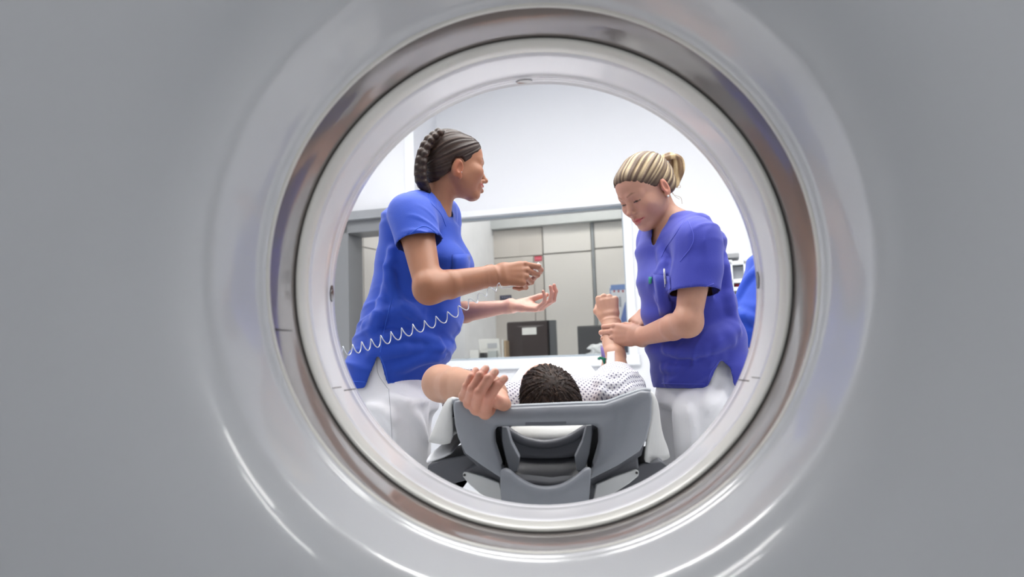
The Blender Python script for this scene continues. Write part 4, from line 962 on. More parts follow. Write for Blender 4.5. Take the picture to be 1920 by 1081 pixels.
    for an in (anR, anL): shoe += [cap((an[0], an[1], .045), A3((an[0], an[1], .04)) + fw * .17, .045, .036, .01), cap((an[0] - fw[0] * .03, an[1], .05), (an[0], an[1], .07), .042, .04, .01)]
    g = grid_for(shoe, .008); g.D = np.maximum(g.D, -(g.ax[2][None, None, :] - .002)); V, Fc = snet(g); sdf_obj('shoes', [(V, Fc)], M_SHOE, root)
    return dict(wr=wrR, tips=tR, j=jR)
def W2P(X):
    d = W2C @ (A3(X) - CAM); return 960 + F * d[0] / -d[2], 540.5 - F * d[1] / -d[2]
from mathutils.bvhtree import BVHTree
def bm_from(V, Fc): return BVHTree.FromPolygons([tuple(v) for v in V], [tuple(f) for f in Fc.tolist()])
def bvh_hits(tb, pts):
    out = []
    for a, b in pts:
        d = Vector(unit(ray(a, b))); h = tb.ray_cast(Vector(CAM), d)
        if h[0] is not None: n = h[1] if h[1].dot(d) < 0 else -h[1]; out.append((np.array(h[0]), np.array(n)))
        else: out.append(None)
    return out
def bvh_line(name, tb, pxs, r_, off, m_, root, n=10):
    hs = [h for h in bvh_hits(tb, [tuple(q[:2]) for q in catmull(pxs, n)]) if h is not None]
    if len(hs) < 3: return None
    return tube(name, [p + nn * off for p, nn in hs], r_, m_, root, seg=5)
def bvh_patch(name, tb, quad, nu, nv, off, m_, root, thick=.0015):
    a, b, c, d = [np.array(q, float) for q in quad]
    pts = [tuple((a + (b - a) * u) * (1 - v) + (d + (c - d) * u) * v) for v in np.linspace(0, 1, nv) for u in np.linspace(0, 1, nu)]
    hs = bvh_hits(tb, pts); ok = [h for h in hs if h is not None]
    if not ok: return None
    rows = []
    for v in range(nv):
        r_ = []
        for u in range(nu):
            h = hs[v * nu + u]
            if h is None: q = pts[v * nu + u]; h = min(ok, key=lambda k: (W2P(k[0])[0] - q[0]) ** 2 + (W2P(k[0])[1] - q[1]) ** 2)
            r_.append(h[0] + h[1] * off)
        rows.append(r_)
    return loft(name, rows, m_, root, thick=thick, offset=0)
LN = build_left()
# ======================= nurse on the right =======================
def build_right():
    up = A3((0, 0, 1)); fw = unit((-.766, -.643, 0)); rt = np.cross(fw, up)
    T = Frame(P(1210, 356, 2.280), (-.72, -.50, -.53), (-.42, -.28, .85), .95)
    nb = P(1272, 424, 2.320)
    shL, shR = P(1310, 462, 2.130), P(1232, 458, 2.430)
    elL, wrL = P(1290, 604, 2.10), P(1202, 631, 2.325)
    elR, wrR = P(1246, 586, 2.52), P(1220, 578, 2.45)
    chest, waist, pelv = P(1272, 500, 2.310), P(1292, 600, 2.320), P(1304, 710, 2.330)
    hipL, hipR = P(1318, 765, 2.250), P(1274, 765, 2.420)
    kn = lambda h, dx: A3((h[0] + dx, h[1], .47)); an = lambda h, dx: A3((h[0] + dx, h[1] + .02, .08))
    root = person('person', 'woman with blonde ponytail in violet blue scrub top, bending over the patient\'s raised arm', floor_pt(pelv))
    body = [ecap(nb - up * .05, chest, (.13, .075), (.130, .090), rt, .04, flat=.4), ell(nb - up * .07 + fw * .03, (.055, .055, .05), k=.04), ecap(chest, waist, (.125, .090), (.115, .085), rt, .04), ecap(waist, pelv, (.105, .080), (.11, .082), rt, .04), ell(pelv - up * .05, (.08, .08, .07), k=.03),
            cap(shL, shR, .045, .045, .04), cap(nb, shR, .042, .038, .04), cap(nb, shL, .045, .040, .04), cap(nb - up * .06 + fw * .02, T.w((0, -.030, -.050)), .047, .041, .03)]
    body += legs_prims((hipL, hipR), (kn(hipL, .0), kn(hipR, .0)), (an(hipL, .01), an(hipR, .01)), fw, .9)
    body += arm_prims(shL, elL, wrL, (.1, .1, 1), 1.02) + arm_prims(shR, elR, wrR, (0, 1, .2), .95)
    hd = head_prims(T, smile=.45, slit=.0012, ear_dz=-.004)
    hL, tL, jL = hand_prims(wrL, (-.86, .34, .12), (.33, .90, -.22), 'left', .97, ((26, 48, 34), (28, 52, 36), (30, 54, 36), (32, 54, 36)), ((.60, .45, .66), (.78, .20, .60), (.85, .05, .52)), splay=(-.02, -.01, -.03, -.06))
    hR, tR, jR = hand_prims(wrR, (-.66, -.25, -.62), (.50, .62, -.55), 'right', .88, ((50, 60, 40), (58, 66, 40), (62, 70, 42), (66, 70, 42)), ((.80, .30, .50), (.90, .0, .45), (.92, -.1, .4)), splay=(-.02, 0, -.02, -.05))
    prims = body + hd + hL + hR
    skin, tips = srgb(194, 146, 124), tL + tR
    def paint(X):
        C = np.tile(A3(skin), (len(X), 1)); C = face_paint(T, C, X, skin, srgb(188, 98, 96), srgb(140, 100, 80), .45, teeth=False, brow_w=.0022)
        for t_ in tips: C = mixc(C, srgb(222, 146, 128), .3 * np.exp(-np.linalg.norm(X - t_[0], axis=1) / .012))
        return nail_paint(C, X, tips, skin)
    box = lambda pts, m_: (np.min(pts, 0) - m_, np.max(pts, 0) + m_)
    hb = (np.minimum(T.o - .15, nb - .13), np.maximum(T.o + .15, nb + .11)); hb[0][2] = nb[2] - .14
    aL = box([elL, wrL, shL + (elL - shL) * .5] + [t_[0] for t_ in tL] + jL['index'] + jL['pinky'], .06); aR = box([wrR] + [t_[0] for t_ in tR] + jR['index'] + jR['pinky'], .045)
    sdf_obj('body', chunks_of(prims, [(hb[0], hb[1], .0019), (aL[0], aL[1], .0022), (aR[0], aR[1], .0024)], .009), M_SKIN, root, paint)
    for s_ in (-1, 1):
        bm = bmesh.new(); bmesh.ops.create_uvsphere(bm, u_segments=16, v_segments=10, radius=.0114, matrix=Matrix.Translation(Vector(T.w((s_ * .031, .0745, -.0045))))); bm_obj('eye', bm, mat('eye_dark', srgb(48, 34, 28), 0.1), root)
    tie = (0, -.100, .060)
    big = [T.ell((0, -.020, .032), (.080, .098, .087), k=.02), T.ell((0, -.055, -.015), (.058, .045, .045), k=.04), T.ell((0, .043, .043), (.060, .0475, .052), k=.02)]
    def hl(x, y, z):
        X = np.stack(np.broadcast_arrays(x, y, z), -1); Lc = (X - T.o) @ T.R / T.s; return .66 * Lc[..., 1] - .75 * Lc[..., 2] - .006 - .15 * np.maximum(0, np.abs(Lc[..., 0]) - .04) * (Lc[..., 1] > .01)
    def nape(x, y, z): return -((x - T.o[0]) * T.R[0, 2] + (y - T.o[1]) * T.R[1, 2] + (z - T.o[2]) * T.R[2, 2]) - .050
    ear = [(lambda e_: (lambda x, y, z: .025 - np.sqrt((x - e_[0]) ** 2 + (y - e_[1]) ** 2 + (z - e_[2]) ** 2)))(T.w((s_ * .085, -.006, -.014))) for s_ in (-1, 1)]
    V, Fc = hair_mesh(T, big, [(hl, .006), (nape, .012)] + [(e_, .004) for e_ in ear], .0025, tie, .0024, 26, 5)
    def hcol(X):
        s_ = hair_flow(T, X, tie, 1, 26, 5)[1]; L = T.loc(X); c = np.tile(A3(srgb(102, 82, 65)), (len(X), 1)); c = mixc(c, srgb(212, 190, 152), sstep(s_, -.35, .9)); 
        root_ = sstep(.66 * L[:, 1] - .75 * L[:, 2], -.045, .008); return mixc(c, srgb(76, 58, 48), root_ * .85)
    sdf_obj('hair', [(V, Fc)], M_HAIR, root, hcol)
    # ponytail, hair tie, loose wisps
    tw = T.w(tie); tail = catmull([tw, P(1258, 293, 2.345), P(1268, 300, 2.360), P(1271, 318, 2.360), P(1268, 334, 2.360), P(1263, 348, 2.355)], 6); pr = []
    for j in range(9):
        a = j * 2 * PI / 9; o = A3((math.cos(a), math.sin(a), .4 * math.sin(2 * a)))
        for i in range(len(tail) - 1):
            f0, f1 = [(.008 + .016 * math.sin(PI * min(.8, (i + e) / len(tail)))) * (1 - .35 * (i + e) / len(tail)) for e in (0, 1)]
            pr.append(cap(tail[i] + o * f0 * .9, tail[i + 1] + o * f1 * .9, .0052, .0046, .003))
    g = grid_for(pr, .0026); V, Fc = snet(g)
    def tcol(X):
        s_ = waves(31, 6, 190, (1, 1, .12))(X); c = np.tile(A3(srgb(130, 104, 78)), (len(X), 1)); return mixc(c, srgb(206, 182, 140), sstep(s_, -.3, 1.0))
    sdf_obj('ponytail', [(V, Fc)], M_HAIR, root, tcol)
    ring = [tw + T.R @ A3((.015 * math.cos(a), -.004, .015 * math.sin(a))) for a in np.linspace(0, 2 * PI, 14)]
    tube('hair_tie', ring, .0032, mat('hair_tie_grey', srgb(150, 140, 120), .7), root)
    M_WISP = mat('wisp_blonde', srgb(176, 152, 120), .5)
    for pts in (((1256, 350), (1262, 364), (1276, 370), (1279, 382)), ((1257, 355), (1266, 368), (1274, 373)), ((1268, 338), (1276, 350), (1268, 352)), ((1262, 294), (1275, 298), (1279, 306)), ((1240, 293), (1243, 289), (1247, 292))):
        tube('hair_strand', catmull([P(a, b, 2.360) for a, b in pts], 5), .0007, M_WISP, root, seg=5)
    bm = bmesh.new(); bmesh.ops.create_uvsphere(bm, u_segments=12, v_segments=8, radius=.0038, matrix=Matrix.Translation(Vector(T.w((-.081, .0, -.042))))); bm_obj('earring', bm, mat('pearl', srgb(240, 236, 228), .2), root)
    # scrub top
    sec = [((1268, 422, 2.32), .118, .074), ((1272, 462, 2.32), .150, .104), ((1278, 520, 2.31), .146, .121), ((1288, 575, 2.32), .149, .125), ((1300, 640, 2.33), .162, .129), ((1313, 695, 2.34), .169, .119), ((1317, 750, 2.34), .174, .115)]
    torso = [ecap(P(*a[0]), P(*b_[0]), (a[1], a[2]), (b_[1], b_[2]), rt, .03, flat=.25) for a, b_ in zip(sec[:-1], sec[1:])]
    torso += [cap(P(1305, 452, 2.140), P(1234, 450, 2.420), .058, .064, .03), cap(P(1282, 420, 2.270), P(1308, 445, 2.150), .030, .045, .03), cap(P(1260, 424, 2.370), P(1240, 442, 2.410), .030, .045, .03)]
    torso += [cap(nb - up * .015, shR, .054, .056, .03), cap(nb - up * .015, shL, .054, .056, .03)]
    torso += [ell(P(1258, 530, 2.22), (.05, .05, .055), k=.05), ell(P(1243, 530, 2.29), (.05, .05, .055), k=.05), ell(P(1340, 622, 2.310), (.055, .07, .045), k=.04)]
    for pts, r_ in ((((1305, 632), (1345, 622), (1378, 604)), .010), (((1290, 652), (1330, 640), (1380, 620)), .011), (((1250, 655), (1300, 660), (1370, 640)), .009), (((1245, 690), (1290, 690), (1350, 668)), .009), (((1238, 560), (1262, 590), (1275, 600)), .008), (((1355, 480), (1362, 540), (1372, 590)), .010), (((1250, 715), (1285, 712), (1320, 700)), .007), (((1240, 470), (1246, 500), (1240, 560)), .006)):
        q = np.array(catmull(pts, 3)); q = march(torso, q[:, 0], q[:, 1], 1.3, 3.2)
        for i in range(len(q) - 1): torso.append(cap(q[i], q[i + 1], r_, r_, .022))
    slL = [cap(P(1307, 455, 2.130), P(1301, 585, 2.115), .058, .076, .03), cap(P(1318, 450, 2.130), P(1320, 500, 2.120), .040, .050, .03)]
    slR = [cap(P(1234, 452, 2.430), P(1240, 545, 2.460), .064, .066, .03)]
    sleeves = [(slL, P(1302, 546, 2.115), unit(P(1309, 600, 2.100) - P(1303, 500, 2.120))), (slR, P(1238, 520, 2.450), A3((0, 0, -1.0)))]
    hem = P(1310, 727, 2.260)
    vq = lambda a, b: P(a, b, 2.260)
    cuts = [plane_cut(hem, unit(A3((0.0, 0, -1)))), neg(cap(nb - up * .02, T.w((0, -.03, -.05)) + up * .06, .055, .080)),
            neg(cap(nb + fw * .04 + up * .01, nb + fw * .16 - up * .01, .034, .036)), neg(cap(nb + fw * .05 - up * .022, nb + fw * .17 - up * .04, .022, .022)), neg(cap(nb + fw * .05 - up * .046, nb + fw * .17 - up * .064, .011, .011)),
            wedge_cut([(1348, 674), (1366, 690), (1382, 760), (1320, 760), (1326, 728)], 2.20, 1.8, 2.31)]
    V, Fc = shirt_mesh(torso, sleeves, cuts, .0042, folds(51, dirn=(-9, 9, 26)))
    sdf_obj('scrub_top', [(V, Fc)], M_SCRUBR, root); md = bpy.data.objects[-1] if False else None
    o = root.children[-1]; md = o.modifiers.new('solid', 'SOLIDIFY'); md.thickness = .0022; md.offset = -1
    tb = bm_from(V, Fc)
    def st(nm, pxs, r_=.0011): bvh_line(nm, tb, pxs, r_, .0005, M_STITCHR, root, 10)
    st('hem_seam', ((1241, 718), (1280, 719), (1322, 719))); st('sleeve_seam', ((1266, 548), (1300, 545), (1338, 531))); st('shoulder_seam', ((1290, 412), (1300, 440), (1296, 462), (1275, 490)))
    st('neck_seam', ((1283, 412), (1266, 440), (1248, 465), (1240, 482))); st('slit_seam', ((1346, 678), (1332, 700), (1326, 722)))
    pk = bvh_patch('chest_pocket', tb, ((1225, 514), (1257, 518), (1261, 586), (1238, 592)), 6, 7, .003, M_SCRUBR, root)
    hs = [h for h in bvh_hits(tb, [(1246, 507), (1248, 522), (1250, 537)]) if h]
    if len(hs) == 3:
        pts = [p + n_ * .008 for p, n_ in hs]; pen = tag(tube('pen', pts, .0028, mat('pen_white', srgb(226, 226, 222), .3), None), 'slim white pen clipped in the chest pocket of the blonde woman', 'pen')
        tube('pen_clip', [p + n_ * .0115 for p, n_ in hs[:2]], .0011, M_METAL, pen); tube('pen_tip', [pts[2], pts[2] + (pts[2] - pts[1]) * .12], .0030, mat('pen_dark', srgb(60, 60, 66), .4), pen)
    bvh_patch('emblem', tb, ((1217, 519), (1223, 519), (1222, 531), (1217, 532)), 3, 4, .0012, mat('emblem_green', srgb(40, 140, 130), .6), root)
    # trousers
    tr = [ecap(P(1308, 655, 2.330), P(1305, 755, 2.340), (.115, .085), (.140, .102), rt, .04, flat=.3)]
    for h_ in (hipL, hipR): tr += [cap(h_ - up * .02, kn(h_, 0), .092, .074, .015), cap(kn(h_, 0), an(h_, .01), .074, .066, .02)]
    for pts, r_ in ((((1345, 690), (1330, 730), (1320, 760)), .006), (((1362, 690), (1350, 740), (1330, 770)), .008), (((1290, 760), (1300, 800), (1296, 840)), .005)):
        q = np.array(catmull(pts, 3)); q = march(tr, q[:, 0], q[:, 1], 1.3, 3.2)
        for i in range(len(q) - 1): tr.append(cap(q[i], q[i + 1], r_, r_, .018))
    wv = waves(61, 7, 42, (1, 1, .6)); g = grid_for(tr, .007); bnd = np.argwhere(np.abs(g.D) < .03); g.D[tuple(bnd.T)] += (.0022 * wv(bnd * g.h + g.lo)).astype(np.float32); V, Fc = snet(g)
    sdf_obj('trousers', [(relax(V, Fc, 2), Fc)], M_TROUSER, root)
    shoe = []
    for h_ in (hipL, hipR): a_ = an(h_, .01); shoe += [cap((a_[0], a_[1], .045), A3((a_[0], a_[1], .04)) + fw * .17, .045, .036, .01), cap((a_[0] - fw[0] * .03, a_[1], .05), (a_[0], a_[1], .07), .042, .04, .01)]
    g = grid_for(shoe, .008); g.D = np.maximum(g.D, -(g.ax[2][None, None, :] - .002)); V, Fc = snet(g); sdf_obj('shoes', [(V, Fc)], M_SHOE, root)
build_right()

# ======================= third person, mostly hidden at the right rim =======================
def build_third():
    up = A3((0, 0, 1)); fw = unit((.85, .5, 0)); rt = np.cross(fw, up); Y = 2.75
    pelv = P(1445, 650, Y); chest = P(1468, 520, Y); nb = P(1500, 440, Y); T = Frame(P(1530, 385, Y), (.8, .5, -.35), (.3, .2, .9), 1.0)
    shR, shL = P(1465, 470, Y - .15), P(1520, 466, Y + .15); elR, elL = P(1500, 560, Y - .18), P(1560, 560, Y + .15); wrR, wrL = P(1570, 590, Y - .15), P(1600, 590, Y + .1)
    hips = (P(1440, 700, Y - .08), P(1452, 700, Y + .08))
    root = person('person', 'person in blue scrubs mostly hidden behind the right scanner rim, bending away', floor_pt(pelv))
    body = [ecap(nb - up * .04, chest, (.13, .08), (.14, .10), rt, .04), ecap(chest, pelv, (.13, .10), (.15, .11), rt, .04), cap(shL, shR, .05, .05, .04), cap(nb - up * .05, T.w((0, -.03, -.05)), .055, .05, .03)]
    body += legs_prims(hips, [A3((h[0], h[1], .47)) for h in hips], [A3((h[0] - .02, h[1], .08)) for h in hips], fw)
    body += arm_prims(shR, elR, wrR, (0, 0, 1)) + arm_prims(shL, elL, wrL, (0, 0, 1)) + head_prims(T, .2)
    cu = ((30, 40, 25),) * 4; th = ((.8, .5, .3), (.9, .2, .4), (.95, .0, .3))
    hR, tR, jR = hand_prims(wrR, fw, (0, 0, -1), 'right', .95, cu, th); hL, tL, jL = hand_prims(wrL, fw, (0, 0, -1), 'left', .95, cu, th); prims = body + hR + hL
    skin = srgb(210, 164, 140); lo = np.minimum(T.o - .15, nb - .05)
    sdf_obj('body', chunks_of(prims, [(T.o - .15, T.o + .15, .0035), (np.min(jR['index'], 0) - .14, np.max(jR['index'], 0) + .10, .0035), (np.min(jL['index'], 0) - .14, np.max(jL['index'], 0) + .10, .0035)], .01), M_SKIN, root,
            lambda X: face_paint(T, np.tile(A3(skin), (len(X), 1)), X, skin, srgb(180, 96, 92), srgb(80, 60, 48)))
    def hl(x, y, z):
        X = np.stack(np.broadcast_arrays(x, y, z), -1); Lc = (X - T.o) @ T.R; return .66 * Lc[..., 1] - .75 * Lc[..., 2] - .012
    V, Fc = hair_mesh(T, [T.ell((0, -.020, .032), (.080, .098, .087)), T.ell((0, -.055, -.015), (.058, .045, .045), k=.04)], [(hl, .006)], .004, (0, -.1, .0))
    sdf_obj('hair', [(V, Fc)], M_HAIR, root, lambda X: np.tile(A3(srgb(84, 62, 48)), (len(X), 1)))
    torso = [ecap(nb - up * .03, P(1478, 510, Y), (.12, .08), (.17, .125), rt, .03, flat=.25), ecap(P(1478, 510, Y), P(1455, 590, Y), (.165, .125), (.17, .14), rt, .03, flat=.25), ecap(P(1455, 590, Y), P(1447, 690, Y), (.17, .14), (.175, .125), rt, .03, flat=.25), cap(shR, shL, .06, .06, .03)]
    for pts, r_ in ((((1385, 560), (1400, 530), (1420, 505)), .010), (((1378, 600), (1395, 590), (1420, 600)), .010), (((1384, 585), (1400, 610), (1402, 640)), .009)):
        q = np.array(catmull(pts, 3)); q = march(torso, q[:, 0], q[:, 1], 1.5, 3.6)
        for i in range(len(q) - 1): torso.append(cap(q[i], q[i + 1], r_, r_, .022))
    sl = [([cap(shR, elR, .062, .080, .03)], shR + (elR - shR) * .7, unit(elR - shR)), ([cap(shL, elL, .062, .080, .03)], shL + (elL - shL) * .7, unit(elL - shL))]
    V, Fc = shirt_mesh(torso, sl, [plane_cut(P(1400, 650, Y - .1), unit(A3((-.35, 0, -1)))), neg(cap(nb, T.w((0, -.03, -.05)) + up * .06, .06, .08))], .006, folds(81))
    sdf_obj('scrub_top', [(V, Fc)], M_SCRUBL, root); md = root.children[-1].modifiers.new('solid', 'SOLIDIFY'); md.thickness = .0022; md.offset = -1
    tr = [ecap(P(1452, 620, Y), P(1445, 690, Y), (.14, .10), (.16, .115), rt, .04, flat=.3)]
    for h_ in hips: tr += [cap(h_ - up * .02, (h_[0], h_[1], .47), .10, .078, .03), cap((h_[0], h_[1], .47), (h_[0] - .02, h_[1], .08), .078, .068, .03)]
    V, Fc = snet(grid_for(tr, .009)); sdf_obj('trousers', [(relax(V, Fc, 2), Fc)], M_TROUSER, root)
    shoe = []
    for h_ in hips: a_ = A3((h_[0] - .02, h_[1], .08)); shoe += [cap((a_[0], a_[1], .045), A3((a_[0], a_[1], .04)) + fw * .17, .045, .036, .01), cap((a_[0], a_[1], .05), (a_[0], a_[1], .07), .042, .04, .01)]
    g = grid_for(shoe, .008); g.D = np.maximum(g.D, -(g.ax[2][None, None, :] - .002)); V, Fc = snet(g); sdf_obj('shoes', [(V, Fc)], M_SHOE, root)
build_third()
# ======================= patient on the table =======================
M_GOWN = mat('gown_dotted', srgb(232, 232, 238), 0.85, var=0.02, scale=10, bump=0.10, bscale=300)
def gown_nodes():
    nt = M_GOWN.node_tree; N, L = nt.nodes.new, nt.links.new; b = nt.nodes['Principled BSDF']
    at = N('ShaderNodeAttribute'); at.attribute_name = 'cloth'; sp = N('ShaderNodeSeparateXYZ'); L(at.outputs['Vector'], sp.inputs[0])
    def mth(op, a, b_=None):
        n = N('ShaderNodeMath'); n.operation = op
        for i, v in enumerate((a, b_)):
            if v is None: continue
            if isinstance(v, (int, float)): n.inputs[i].default_value = v
            else: L(v, n.inputs[i])
        return n.outputs[0]
    pitch = 0.0135
    u = mth('MULTIPLY', sp.outputs[0], 1 / pitch); v = mth('MULTIPLY', sp.outputs[1], 1 / pitch)
    def dots(du, dv, r):
        a = mth('SUBTRACT', mth('FRACT', mth('ADD', u, du)), .5); c = mth('SUBTRACT', mth('FRACT', mth('ADD', v, dv)), .5)
        d = mth('ADD', mth('ABSOLUTE', a), mth('ABSOLUTE', c)); return mth('LESS_THAN', d, r)
    m1 = mth('MAXIMUM', dots(0, 0, .23), dots(.5, .5, .23)); mx = N('ShaderNodeMix'); mx.data_type = 'RGBA'
    old = b.inputs['Base Color'].links[0].from_socket; L(m1, mx.inputs[0]); L(old, mx.inputs[6]); mx.inputs[7].default_value = (*srgb(128, 128, 150), 1); L(mx.outputs[2], b.inputs['Base Color'])
gown_nodes()
M_HAIRS = mat('hair_short', (1, 1, 1), 0.62, var=0.15, scale=220, attr='col', spec=0.25)
def build_patient():
    up = A3((0, 0, 1)); hdv = A3((0, -1, 0)); rt = A3((1, 0, 0))
    T = Frame((-.028, 1.965, .846), (-.34, .60, .73), (-.06, -.78, .62), .93)
    nb = A3((-.02, 2.115, .808)); chest = A3((-.01, 2.32, .798)); waist = A3((-.01, 2.56, .782)); pelv = A3((-.01, 2.72, .785))
    shL, shR = A3((-.185, 2.15, .825)), A3((.165, 2.16, .835))
    elL = P(826, 718, 1.90); wrL = P(926, 733, 1.672)
    elR = P(1153, 697, 2.31); wrR = P(1146, 604, 2.43)
    hipL, hipR = A3((-.10, 2.80, .80)), A3((.08, 2.80, .80)); knL, knR = A3((-.09, 3.10, .875)), A3((.07, 3.10, .875)); anL, anR = A3((-.09, 3.46, .80)), A3((.07, 3.46, .80))
    root = person('person', 'dark haired patient in dotted gown lying on the table with one arm raised', (-.01, 2.5, .735))
    body = [ecap(nb + (0, .04, 0), chest, (.15, .085), (.152, .090), rt, .04, flat=.4), ecap(chest, waist, (.152, .090), (.138, .078), rt, .04), ecap(waist, pelv, (.14, .085), (.155, .09), rt, .04),
            cap(shL, shR, .058, .058, .04), cap(nb + (0, .03, 0), T.w((0, -.02, -.06)), .060, .055, .03)]
    for h_, k_, a_ in ((hipL, knL, anL), (hipR, knR, anR)): body += [cap(h_, k_, .075, .052, .03), cap(k_, a_, .052, .038, .02), cap(a_, a_ + (0, .06, .10), .036, .028, .015)]
    s_l = A3((.72, -.1, -.66)); n_l = A3((.42, -.40, .80)); d_l = unit(np.cross(s_l, n_l))
    body += arm_prims(shL, elL, wrL, A3((.2, -.3, 1)), 1.0, True) + arm_prims(shR, elR, wrR, (1, 0, .1), .86, True)
    hd = head_prims(T, 0.0)
    hL, tL, jL = hand_prims(wrL, d_l, n_l, 'left', 1.06, ((74, 40, 26), (68, 48, 30), (66, 50, 32), (62, 52, 32)), ((.80, .55, .25), (.90, -.20, .40), (.60, -.62, .50)), splay=(-.24, -.09, .05, .17), rr=1.30)
    hR, tR, jR = hand_prims(wrR, (-.12, .25, .96), (.10, .95, -.22), 'right', .93, ((78, 85, 50), (82, 88, 50), (84, 88, 50), (84, 86, 50)), ((.85, .50, .22), (.80, -.30, .52), (.40, -.70, .55)), splay=(.02, 0, -.02, -.05), rr=1.1)
    prims = body + hd + hL + hR; skin = srgb(192, 147, 123); tips = tL + tR
    def paint(X):
        C = np.tile(A3(skin), (len(X), 1)); C = face_paint(T, C, X, skin, srgb(170, 96, 90), srgb(60, 42, 32))
        m_ = np.exp(-(np.linalg.norm(X - jL['middle'][1], axis=1) / .075) ** 2); C = mixc(C, srgb(214, 150, 130), m_ * .55)
        for t_ in tips: C = mixc(C, srgb(214, 128, 112), .45 * np.exp(-np.linalg.norm(X - t_[0], axis=1) / .014))
        for J in list(jL.values()): 
            for q in J[:2]: C = mixc(C, srgb(206, 120, 104), .30 * np.exp(-np.linalg.norm(X - q, axis=1) / .010))
        return nail_paint(C, X, tips, skin)
    box = lambda pts, m_: (np.min(pts, 0) - m_, np.max(pts, 0) + m_)
    hb = (T.o - (.12, .16, .13), T.o + (.12, .20, .14)); aL = box([elL, wrL, shL + (elL - shL) * .45] + [q for J in jL.values() for q in J], .06); aR = box([elR, wrR] + [q for J in jR.values() for q in J], .05)
    b = sdf_obj('body', chunks_of(prims, [(aL[0], aL[1], .0018), (aR[0], aR[1], .0022), (hb[0], hb[1], .0030)], .010), M_SKIN, root, paint)
    # short dark hair
    big = [T.ell((0, -.018, .034), (.083, .101, .088), k=.02), T.ell((0, -.05, -.02), (.070, .055, .06), k=.04)]
    def hl(x, y, z):
        X = np.stack(np.broadcast_arrays(x, y, z), -1); Lc = (X - T.o) @ T.R / T.s; return .66 * Lc[..., 1] - .75 * Lc[..., 2] + .008 + .5 * np.maximum(0, np.abs(Lc[..., 0]) - .04) * (Lc[..., 1] > 0)
    tie = (.012, -.03, .118)
    V, Fc = hair_mesh(T, big, [(hl, .008)], .0028, tie, .0028, 40, 9, noise=.003)
    w1 = waves(91, 7, 260)
    def hcol(X):
        s_ = hair_flow(T, X, tie, 1, 40, 9)[1] + .6 * w1(X); return mixc(np.tile(A3(srgb(44, 34, 30)), (len(X), 1)), srgb(92, 70, 58), sstep(s_, .3, 1.9) * .85)
    sdf_obj('hair', [(V, Fc)], M_HAIRS, root, hcol)
    # tufts of short hair lying over the crown, joined in one part
    r_ = np.random.default_rng(5); c = V[Fc].mean(1); nrm = np.cross(V[Fc][:, 1] - V[Fc][:, 0], V[Fc][:, 2] - V[Fc][:, 0]); nrm /= np.linalg.norm(nrm, axis=1)[:, None] + 1e-9
    Lc = T.loc(c); outw = ((c - T.w((0, -.016, .027))) * nrm).sum(1) > 0; cand = np.where(outw & (Lc[:, 2] > -.03))[0]; pick = r_.choice(cand, 1500); VV, FF = [], []
    cen = T.w(tie)
    for i in pick:
        p, n_ = c[i], nrm[i]; fl = p - cen; fl = fl - n_ * fl.dot(n_); fl = fl / (np.linalg.norm(fl) + 1e-6); fl = unit(fl + .55 * np.cross(n_, fl) + r_.normal(size=3) * .25); sd = unit(np.cross(n_, fl)); ln = r_.uniform(.007, .013); w_ = r_.uniform(.0005, .0009); lift = r_.uniform(-.0006, .0006)
        k = len(VV); VV += [p - sd * w_, p + sd * w_, p + n_ * w_ * 1.6, p + fl * ln * .55 + n_ * (lift + .0010) + sd * w_ * .6, p + fl * ln * .55 + n_ * (lift + .0010) - sd * w_ * .6, p + fl * ln + n_ * (lift - .0022)]
        FF += [(k, k + 1, k + 3, k + 4), (k + 1, k + 2, k + 3), (k + 2, k, k + 4), (k + 2, k + 4, k + 3), (k + 4, k + 3, k + 5)]
    o = mesh_obj('hair_tufts', VV, FF, M_HAIRS, root); o['kind'] = 'stuff'
    cl = np.where(r_.random(1500) < .35, 1, 0).repeat(6); at = o.data.attributes.new('col', 'FLOAT_COLOR', 'POINT'); cc = np.where(cl[:, None] == 1, A3((*srgb(104, 80, 66), 1)), A3((*srgb(46, 35, 31), 1))); at.data.foreach_set('color', cc.astype(np.float32).ravel())
    # gown
    tg = [ecap(nb + (0, .03, -.01), A3((-.01, 2.30, .803)), (.170, .094), (.178, .104), rt, .03, flat=.35), ecap(A3((-.01, 2.30, .803)), A3((-.01, 2.9, .79)), (.178, .102), (.172, .094), rt, .03), cap(shL, shR, .066, .066, .04)]
    slR = [cap(shR, A3((.170, 2.25, .845)), .072, .078, .03), cap(A3((.168, 2.22, .846)), elR + (-.002, .0, -.012), .072, .056, .03), ell(P(1176, 724, 2.20), (.050, .06, .040), k=.03)]
    slL = [cap(shL, shL + (elL - shL) * .75, .072, .070, .03)]
    for pts in (((1125, 735), (1150, 742), (1185, 725)), ((1122, 715), (1150, 722), (1180, 708)), ((1118, 700), (1128, 725), (1122, 750)), ((1140, 705), (1165, 704), (1190, 700))):
        q = np.array(catmull(pts, 3)); q = march(tg + slR, q[:, 0], q[:, 1], 1.5, 3.2)
        for i in range(len(q) - 1): slR.append(cap(q[i], q[i + 1], .008, .008, .014))
    sl = [(slR, P(1153, 692, 2.31), unit(wrR - elR + A3((-.03, 0, .05)))), (slL, shL + (elL - shL) * .62, unit(elL - shL))]
    V, Fc = shirt_mesh(tg, sl, [neg(cap(nb + (0, -.02, 0), nb + (0, -.16, .02), .066, .09)), lambda x, y, z: y - 2.86 + 0 * x + 0 * z], .0042, folds(71, .005, .003, (14, 16, 14)))
    def cloth(X): return np.stack([X[:, 0] * 1.0 + .15 * X[:, 2], X[:, 1] * .62 + X[:, 2] * .75, X[:, 2]], 1)
    g_ = sdf_obj('gown', [(V, Fc)], M_GOWN, root, None, dict(cloth=cloth)); md = g_.modifiers.new('solid', 'SOLIDIFY'); md.thickness = .0018; md.offset = -1
